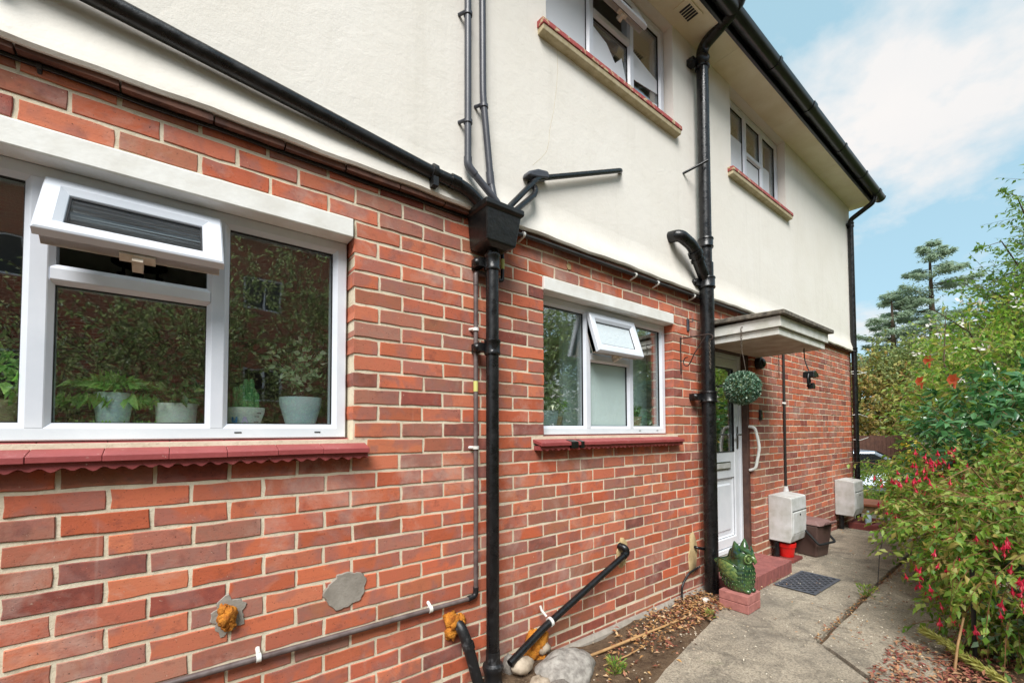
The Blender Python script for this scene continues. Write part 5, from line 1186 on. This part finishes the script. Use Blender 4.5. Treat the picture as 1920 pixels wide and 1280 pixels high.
tag(obj('support_wire', wh, 'dark_cable', None, 50), 'thin dark plant support wire leaning over the path', 'wire')

# ------------------------------------------------------------------ beyond the house
HG = empty('low_hedge', 'low bright green hedge beside the drive', 'hedge', (11.9, .75, gz(11.9, .7)))
foliage('leaves', [(0, 0, .40, 1.0, .6, .46), (1.2, -.3, .42, .9, .6, .46), (-.4, .5, .35, .8, .5, .4)], 900, 8, .2, .05, .03, 'leaf_climber', HG, 0, .7, 'stem_green', .003)
CAR = empty('parked_car', 'silver car parked on the drive beyond the house corner', 'car', (15.2, 2.0, gz(15, 2)), R_(-62))
cb = MB(); prof_c = [(-2.1, .35), (-2.12, .62), (-2.0, .82), (-1.25, .95), (-.75, 1.38), (.55, 1.42), (1.35, .98), (2.0, .88), (2.1, .6), (2.08, .32)]
def lay(w_, zoff=0): return [(x_, w_*(1 if z_ < .97 else .84), z_) for x_, z_ in prof_c]
L1 = [(x_, -y_, z_) for x_, y_, z_ in lay(.86)]; L2 = lay(.86); nn = len(prof_c)
cb.add(L1+L2, [tuple(range(nn))[::-1], tuple(range(nn, 2*nn))]+[(i, (i+1) % nn, (i+1) % nn+nn, i+nn) for i in range(nn)]); obj('body', cb, 'car_silver', CAR, None, .06)
for s in (-1, 1):
    obj('side_window', MB().hexa([(-1.05, s*.80, 1.0), (1.1, s*.80, 1.0), (1.1, s*.86, 1.0), (-1.05, s*.86, 1.0), (-.68, s*.70, 1.33), (.5, s*.70, 1.35), (.5, s*.755, 1.35), (-.68, s*.755, 1.33)]), 'car_dark', CAR)
    for x_ in (-1.3, 1.3):
        wl = obj('wheel', MB().tube([(x_, s*.66, .31), (x_, s*.875, .31)], .31, 24), 'tyre', CAR, 40); obj('rim', MB().tube([(x_, s*.876, .31), (x_, s*.885, .31)], .19, 16), 'steel', wl, 40)
    obj('headlight', MB().box(1.95, 2.09, s*.5-.2, s*.5+.2, .68, .82), 'pot_blue', CAR, None, .03); obj('tail_light', MB().box(-2.12, -2.02, s*.6-.18, s*.6+.18, .66, .82), 'lamp_red', CAR, None, .02)
obj('windscreen', MB().hexa([(1.30, -.70, 1.0), (1.33, -.70, 1.03), (1.33, .70, 1.03), (1.30, .70, 1.0), (.60, -.62, 1.39), (.63, -.62, 1.42), (.63, .62, 1.42), (.60, .62, 1.39)]), 'car_dark', CAR)
FN = empty('wooden_fence', 'brown close-boarded fence behind the parked car', 'fence', (18.2, 2.0, gz(18, 2)), R_(-40))
for i in range(40): obj('board', MB().box(-2.6+i*.13, -2.6+i*.13+.124, 0, .02+.006*(i % 2), .05, 1.80+random.uniform(-.006, .006)), 'fence_brown', FN)
obj('rail', MB().box(-2.6, 2.6, .03, .08, 1.4, 1.5).box(-2.6, 2.6, .03, .08, .4, .5), 'fence_brown', FN)
PI_ = empty('gate_pillar', 'pale stone pillar at the end of the brown fence', 'pillar', (17.6, .62, gz(17, .6))); obj('shaft', MB().box(-.2, .2, -.2, .2, 0, 1.75), 'pillar_stone', PI_, None, .01); obj('cap', MB().box(-.26, .26, -.26, .26, 1.752, 1.84), 'pillar_stone', PI_, None, .02)
def bushtree(name, label, loc, ells, n_, per, tl, L, mat, trunk=.12, top=2.5):
    e = empty(name, label, 'tree', loc); foliage('crown', ells, n_, per, tl, L, L*.6, mat, e, 0, .5, 'bark', .006, None, 'crown')
    obj('trunk', MB().tube([(0, 0, -.2), (.05, 0, top*.5), (0, .05, top)], [trunk, trunk*.8, trunk*.4], 8).tube([(0, 0, top*.5), (.5, .3, top*.8)], [trunk*.5, trunk*.2], 6).tube([(0, 0, top*.45), (-.5, -.2, top*.8)], [trunk*.5, trunk*.2], 6), 'bark', e, 60); return e
z_ = -.56
bushtree('garden_tree', 'yellowing leafy tree right behind the far corner of the house', (21.6, 3.6, z_), [(0, 0, 2.6, 1.7, 1.5, 1.9), (.8, -.8, 3.2, 1.3, 1.2, 1.5)], 900, 9, .6, .16, 'leaf_far_warm')
bushtree('garden_tree', 'fresh green tree beside the yellowing one beyond the fence', (23.4, 2.5, z_), [(0, 0, 3.2, 1.8, 1.7, 2.2), (.4, -.8, 4.2, 1.3, 1.2, 1.3)], 1000, 9, .6, .16, 'leaf_far')
bushtree('garden_tree', 'olive green tree below the cedar beyond the fence', (26.5, 1.2, z_), [(0, 0, 3.6, 2.4, 1.9, 2.4), (.8, -1.2, 4.2, 1.8, 1.6, 1.9)], 1000, 9, .7, .18, 'leaf_far')
bushtree('garden_tree', 'orange tinted bushy tree behind the climber', (19.6, -.2, z_), [(0, 0, 2.2, 1.6, 1.5, 1.7), (.5, -.9, 2.6, 1.4, 1.2, 1.4)], 800, 9, .5, .14, 'leaf_far_warm')
bushtree('garden_tree', 'dense green tree behind the right-hand shrubs', (15.0, -2.6, -.5), [(0, 0, 2.6, 2.3, 1.6, 2.0), (1.5, .3, 3.3, 2.0, 1.6, 2.0)], 1500, 9, .6, .12, 'leaf_tree')
def cedar(name, label, loc, hgt, nb_, blen, seed):
    r = random.Random(seed); e = empty(name, label, 'tree', loc)
    tk = MB().tube([(0, 0, 0), (.1, 0, hgt*.5), (0, .05, hgt)], [.38, .24, .03], 10); P, D = [], []
    for i in range(nb_):
        t = (i+.5)/nb_; z0 = hgt*(.16+.83*t); L = blen*(1-t)**.75*r.uniform(.6, 1.15)+.35; a = r.uniform(0, 6.28); dv = Vector((math.cos(a), math.sin(a), 0)); up = r.uniform(-.02, .22)
        tip = Vector((0, 0, z0))+dv*L+Vector((0, 0, L*up)); mid = Vector((0, 0, z0))+dv*L*.5+Vector((0, 0, L*up*.2+.04*L))
        tk.tube([(0, 0, z0), mid, tip], [.07*(1-t)+.02, .045*(1-t)+.012, .006], 5)
        sd_ = dv.cross(Vector((0, 0, 1)))
        for k in range(int(80+100*L)):
            q = r.uniform(.12, 1)**.7; w_ = (1.0-q)*L*.36+.16; p = (Vector((0, 0, z0)).lerp(mid, q*2) if q < .5 else mid.lerp(tip, q*2-1))+sd_*r.gauss(0, w_*.6)+Vector((0, 0, r.gauss(-.02, .08)))
            P.append(p); D.append(dv*.7+sd_*r.gauss(0, .6)+Vector((0, 0, r.gauss(-.15, .3))))
    obj('trunk', tk, 'bark', e, 60); leaves('crown', np.array([tuple(p) for p in P]), np.array([tuple(d_) for d_ in D]), .30, .085, 'leaf_cedar', e, .8, True); return e
cedar('cedar_tree', 'tall blue-green cedar with layered branches against the sky', (44.1, 3.75, -.56), 16.0, 72, 6.4, 4)
cedar('cedar_tree', 'shorter second cedar leaning close left of the tall one', (42.0, 5.6, -.56), 12.0, 44, 4.4, 8)

# what the window panes mirror: the garden side behind the camera
HB = empty('garden_hedge', 'tall leafy garden hedge mirrored in the ground-floor window panes', 'hedge', (1.5, -5.2, .05))
foliage('leaves', [(-5.8, .2, 1.1, 1.8, .9, 1.5), (-3.9, .2, 1.2, 1.5, .9, 1.5), (-2.3, .2, 1.4, 1.3, .95, 1.9), (-1.4, .2, 1.6, 1.2, .95, 2.0), (-.1, .2, 2.0, 1.2, 1.0, 2.5), (1.6, .2, 1.8, 1.5, 1.0, 2.3)], 8000, 9, .30, .055, .024, 'leaf_hedge', HB, .25, .6, 'bark', .004, .02)
HC = empty('garden_hedge', 'tall hedge trees mirrored in the smaller window', 'hedge', (8.2, -5.4, .05))
foliage('leaves', [(-2.4, .2, 1.9, 1.8, 1.1, 2.6), (-.2, .2, 2.1, 1.8, 1.2, 2.8), (2.0, .1, 2.2, 1.9, 1.2, 2.9), (4.4, 0, 2.2, 2.0, 1.2, 2.9), (1, -1.2, 2.3, 4.5, 1.0, 3.0)], 7000, 9, .42, .10, .05, 'leaf_hedge', HC, .2, .5, 'bark', .005, .02)
OB = empty('opposite_house', 'red brick house across the garden, mirrored in the large window', 'house', (-2, -17, 0))
obj('wall', holes_wall(MB(), -14, 14, -.2, 9, [(4.0, 5.4, 6.1, 7.4), (-3, -1.6, 6.1, 7.4), (9, 10.4, 6.1, 7.4), (-9, -7.6, 6.1, 7.4), (4, 5.4, 2.6, 3.9), (-3, -1.6, 2.6, 3.9)], 0, -.12), 'far_brick', OB)
for a, b, c, d in ((4.0, 5.4, 6.1, 7.4), (-3, -1.6, 6.1, 7.4), (9, 10.4, 6.1, 7.4), (-9, -7.6, 6.1, 7.4), (4, 5.4, 2.6, 3.9), (-3, -1.6, 2.6, 3.9)):
    wo = obj('window', MB().box(a, b, -.11, -.06, c, c+.08).box(a, b, -.11, -.06, d-.08, d).box(a, a+.08, -.11, -.06, c+.08, d-.08).box(b-.08, b, -.11, -.06, c+.08, d-.08).box((a+b)/2-.04, (a+b)/2+.04, -.11, -.06, c+.08, d-.08), 'upvc', OB); obj('pane', MB().box(a, b, -.1, -.095, c, d), 'car_dark', wo)
obj('roof', MB().prism([(.4, 9.0), (-4, 12), (-8.4, 9), (-8.4, 8.9), (.4, 8.9)], 'x', -14.3, 14.3), 'roof_tile', OB)

# ------------------------------------------------------------------ plants and lamp behind the large window
def pot(name, label, x, y, z, r0, r1, h, mat):
    e = empty(name, label, 'potted plant', (x, y, z)); obj('pot', MB().lathe([(0, 0), (r0*.93, 0), (r0, .006), (r1*.99, h*.75), (r1, h), (r1*.93, h), (r1*.9, h*.86), (0, h*.86)], (0, 0, 0), 28), mat, e, 40); return e
ZS = 1.476
p1 = pot('potted_plant', 'jade-like branching plant in a pale blue pot, rightmost in the large window', .455, .215, ZS, .062, .088, .125, 'pot_blue')
mb = MB(); P, D = [], []
for a, l, tz_ in ((0.2, .07, .30), (2.2, .10, .30), (3.4, .14, .26), (5.0, .05, .27), (1.2, .06, .36), (4.1, .08, .20)):
    tip = Vector((l*math.cos(a), l*.5*math.sin(a), .11+tz_*.78)); mb.tube([(0, 0, .10), (tip.x*.3, tip.y*.3, .11+tz_*.45), tip], [.008, .006, .003], 6)
    for k in range(26): q = random.uniform(.35, 1.05); P.append((tip.x*q+random.gauss(0, .022), tip.y*q+random.gauss(0, .02), .11+tz_*.78*q+random.gauss(0, .018))); D.append((random.gauss(math.cos(a)*.4, .7), random.gauss(-.3, .5), random.gauss(.1, .6)))
obj('stems', mb, 'bark', p1, 60); leaves('leaves', np.array(P), np.array(D), .034, .024, 'leaf_house_pale', p1, .2, True)
p2 = pot('potted_cactus', 'green column cactus in a cream pot with painted letters', .235, .20, ZS, .058, .074, .072, 'pot_cream')
for i in range(17):
    a = i*2.4; rr = .010*math.sqrt(i)*1.15; h = random.uniform(.05, .11)+(.06 if i in (2, 5) else 0); n_ = 14
    st = MB(); prof_k = [(.0105, .0), (.012, h*.5), (.0115, h*.85), (.007, h*.97), (0, h)]
    v = []; f = []
    for ri, (r, z_) in enumerate(prof_k):
        for j in range(n_): b = 2*math.pi*j/n_; q = r*(1 if j % 2 else .80); v.append((rr*math.cos(a)+q*math.cos(b), rr*math.sin(a)*.8+q*math.sin(b), .062+z_))
    for ri in range(4):
        for j in range(n_): f.append((ri*n_+j, ri*n_+(j+1) % n_, (ri+1)*n_+(j+1) % n_, (ri+1)*n_+j))
    obj('cactus_column', st.add(v, f), 'cactus', p2)
def wrap(mb, poly, r, z0, th0):   # lay a flat letter outline on the pot's outside
    n_ = len(poly); mb.add([(r*math.sin(th0+u/r), -r*math.cos(th0+u/r), z0+w_) for u, w_ in poly]+[(0.985*r*math.sin(th0+u/r), -.985*r*math.cos(th0+u/r), z0+w_) for u, w_ in poly], [tuple(range(n_))]); return mb
rr_ = .0705
obj('letter', wrap(MB(), [(-.012, 0), (.010, 0), (.012, .024), (.004, .024), (.003, .010), (-.003, .010), (-.004, .024), (-.012, .024)], rr_+.001, .008, -.62), 'ink_blue', p2)
obj('letter', wrap(MB(), [(-.012, 0), (-.006, 0), (-.004, .006), (.004, .006), (.006, 0), (.012, 0), (.005, .025), (-.005, .025)], rr_+.001, .008, -.10), 'ink_lilac', p2)
wr = MB()
for i, (z_, s0) in enumerate(((.048, .52), (.034, .38), (.012, .36))): wr.tube([((rr_+.0025+.03*z_)*math.sin(s0+k*.016), -(rr_+.0025+.03*z_)*math.cos(s0+k*.016), z_+.0028*math.sin(k*2.3+i)) for k in range(18)], .0007, 4)
obj('handwriting', wr, 'ink_dark', p2)
p3 = pot('potted_plant', 'dark-leaved drooping plant in a low pale pot left of the mullion', .008, .21, ZS, .062, .066, .082, 'pot_cream')
a = RNG.random(110)*6.28; r = .02+.11*RNG.random(110)**.7; P = np.stack([r*np.cos(a), r*np.sin(a)*.6, .09+.13*RNG.random(110)*(1-r*3.5)], 1)
leaves('leaves', P, np.stack([np.cos(a), np.sin(a)*.6, RNG.normal(size=110)*.5-.2], 1), .055, .024, 'leaf_house_dark', p3, .4, True)
p4 = pot('potted_plant', 'trailing bright green cactus with flat segments over a pale pot', -.175, .215, ZS, .045, .055, .115, 'pot_blue')
P, D, Ls = [], [], []
for i in range(52):
    a = random.uniform(0, 6.28); l = random.uniform(.05, .19); c, s = math.cos(a), min(max(math.sin(a), -.75), .35)
    for k in range(4):
        q = k/3; P.append((c*l*(.25+q*.75), s*l*.45*(.3+q*.7), .135+.05*math.sin(q*2.2)-.16*q*q)); D.append((c*(1-q)*.8, s*.3, .4-1.6*q))
leaves('segments', np.array(P), np.array(D), .066, .027, 'leaf_house', p4, .3, True)
p5 = pot('potted_plant', 'bushy green plant in a small pot behind the left pane', -.47, .24, ZS, .05, .06, .08, 'pot_beige')
foliage('leaves', [(0, 0, .16, .13, .08, .09)], 26, 6, .09, .06, .024, 'leaf_house', p5, .4, .3)
p6 = pot('potted_plant', 'flowering plant in a pale blue pot, leftmost in the smaller window', 1.99, .24, ZS, .075, .09, .105, 'pot_blue')
foliage('leaves', [(0, 0, .22, .07, .06, .09)], 30, 6, .09, .06, .02, 'leaf_house_pale', p6, .2, .3)
p8 = pot('potted_plant', 'leafy plant with pink flowers behind the smaller window', 2.13, .30, ZS, .05, .06, .07, 'pot_beige')
foliage('leaves', [(0, 0, .13, .09, .06, .07)], 30, 6, .08, .05, .02, 'leaf_house', p8, .2, .3); [leaves('flower', RNG.normal(size=(1, 3))*.022+np.array((-.01, -.04, .17)), RNG.normal(size=(1, 3)), .03, .02, 'petal_white', p8) for k in range(16)]
p7 = pot('potted_plant', 'small grassy plant in a beige pot, right of the smaller window', 2.945, .21, ZS, .045, .055, .08, 'pot_beige')
a = RNG.random(60)*6.28; leaves('leaves', np.stack([.02*np.cos(a), .02*np.sin(a), np.full(60, .07)], 1), np.stack([np.cos(a)*.35, np.sin(a)*.35, np.ones(60)], 1), .11, .006, 'leaf_house', p7, .3, True)
lp = empty('ceiling_lamp', 'black three-spot ceiling lamp seen through the open top casement', 'lamp', (-.175, 1.46, 2.46))
obj('plate', MB().tube([(0, 0, 0), (0, 0, -.02)], .13, 28), 'bell_black', lp, 40)
for i in range(3): a = i*2.09+.5; obj('spot', MB().tube([(.09*math.cos(a), .09*math.sin(a), -.02), (.09*math.cos(a), .09*math.sin(a), -.06), (.10*math.cos(a), .10*math.sin(a), -.07), (.12*math.cos(a), .12*math.sin(a), -.14)], [.008, .008, .022, .03], 12), 'bell_black', lp, 40)
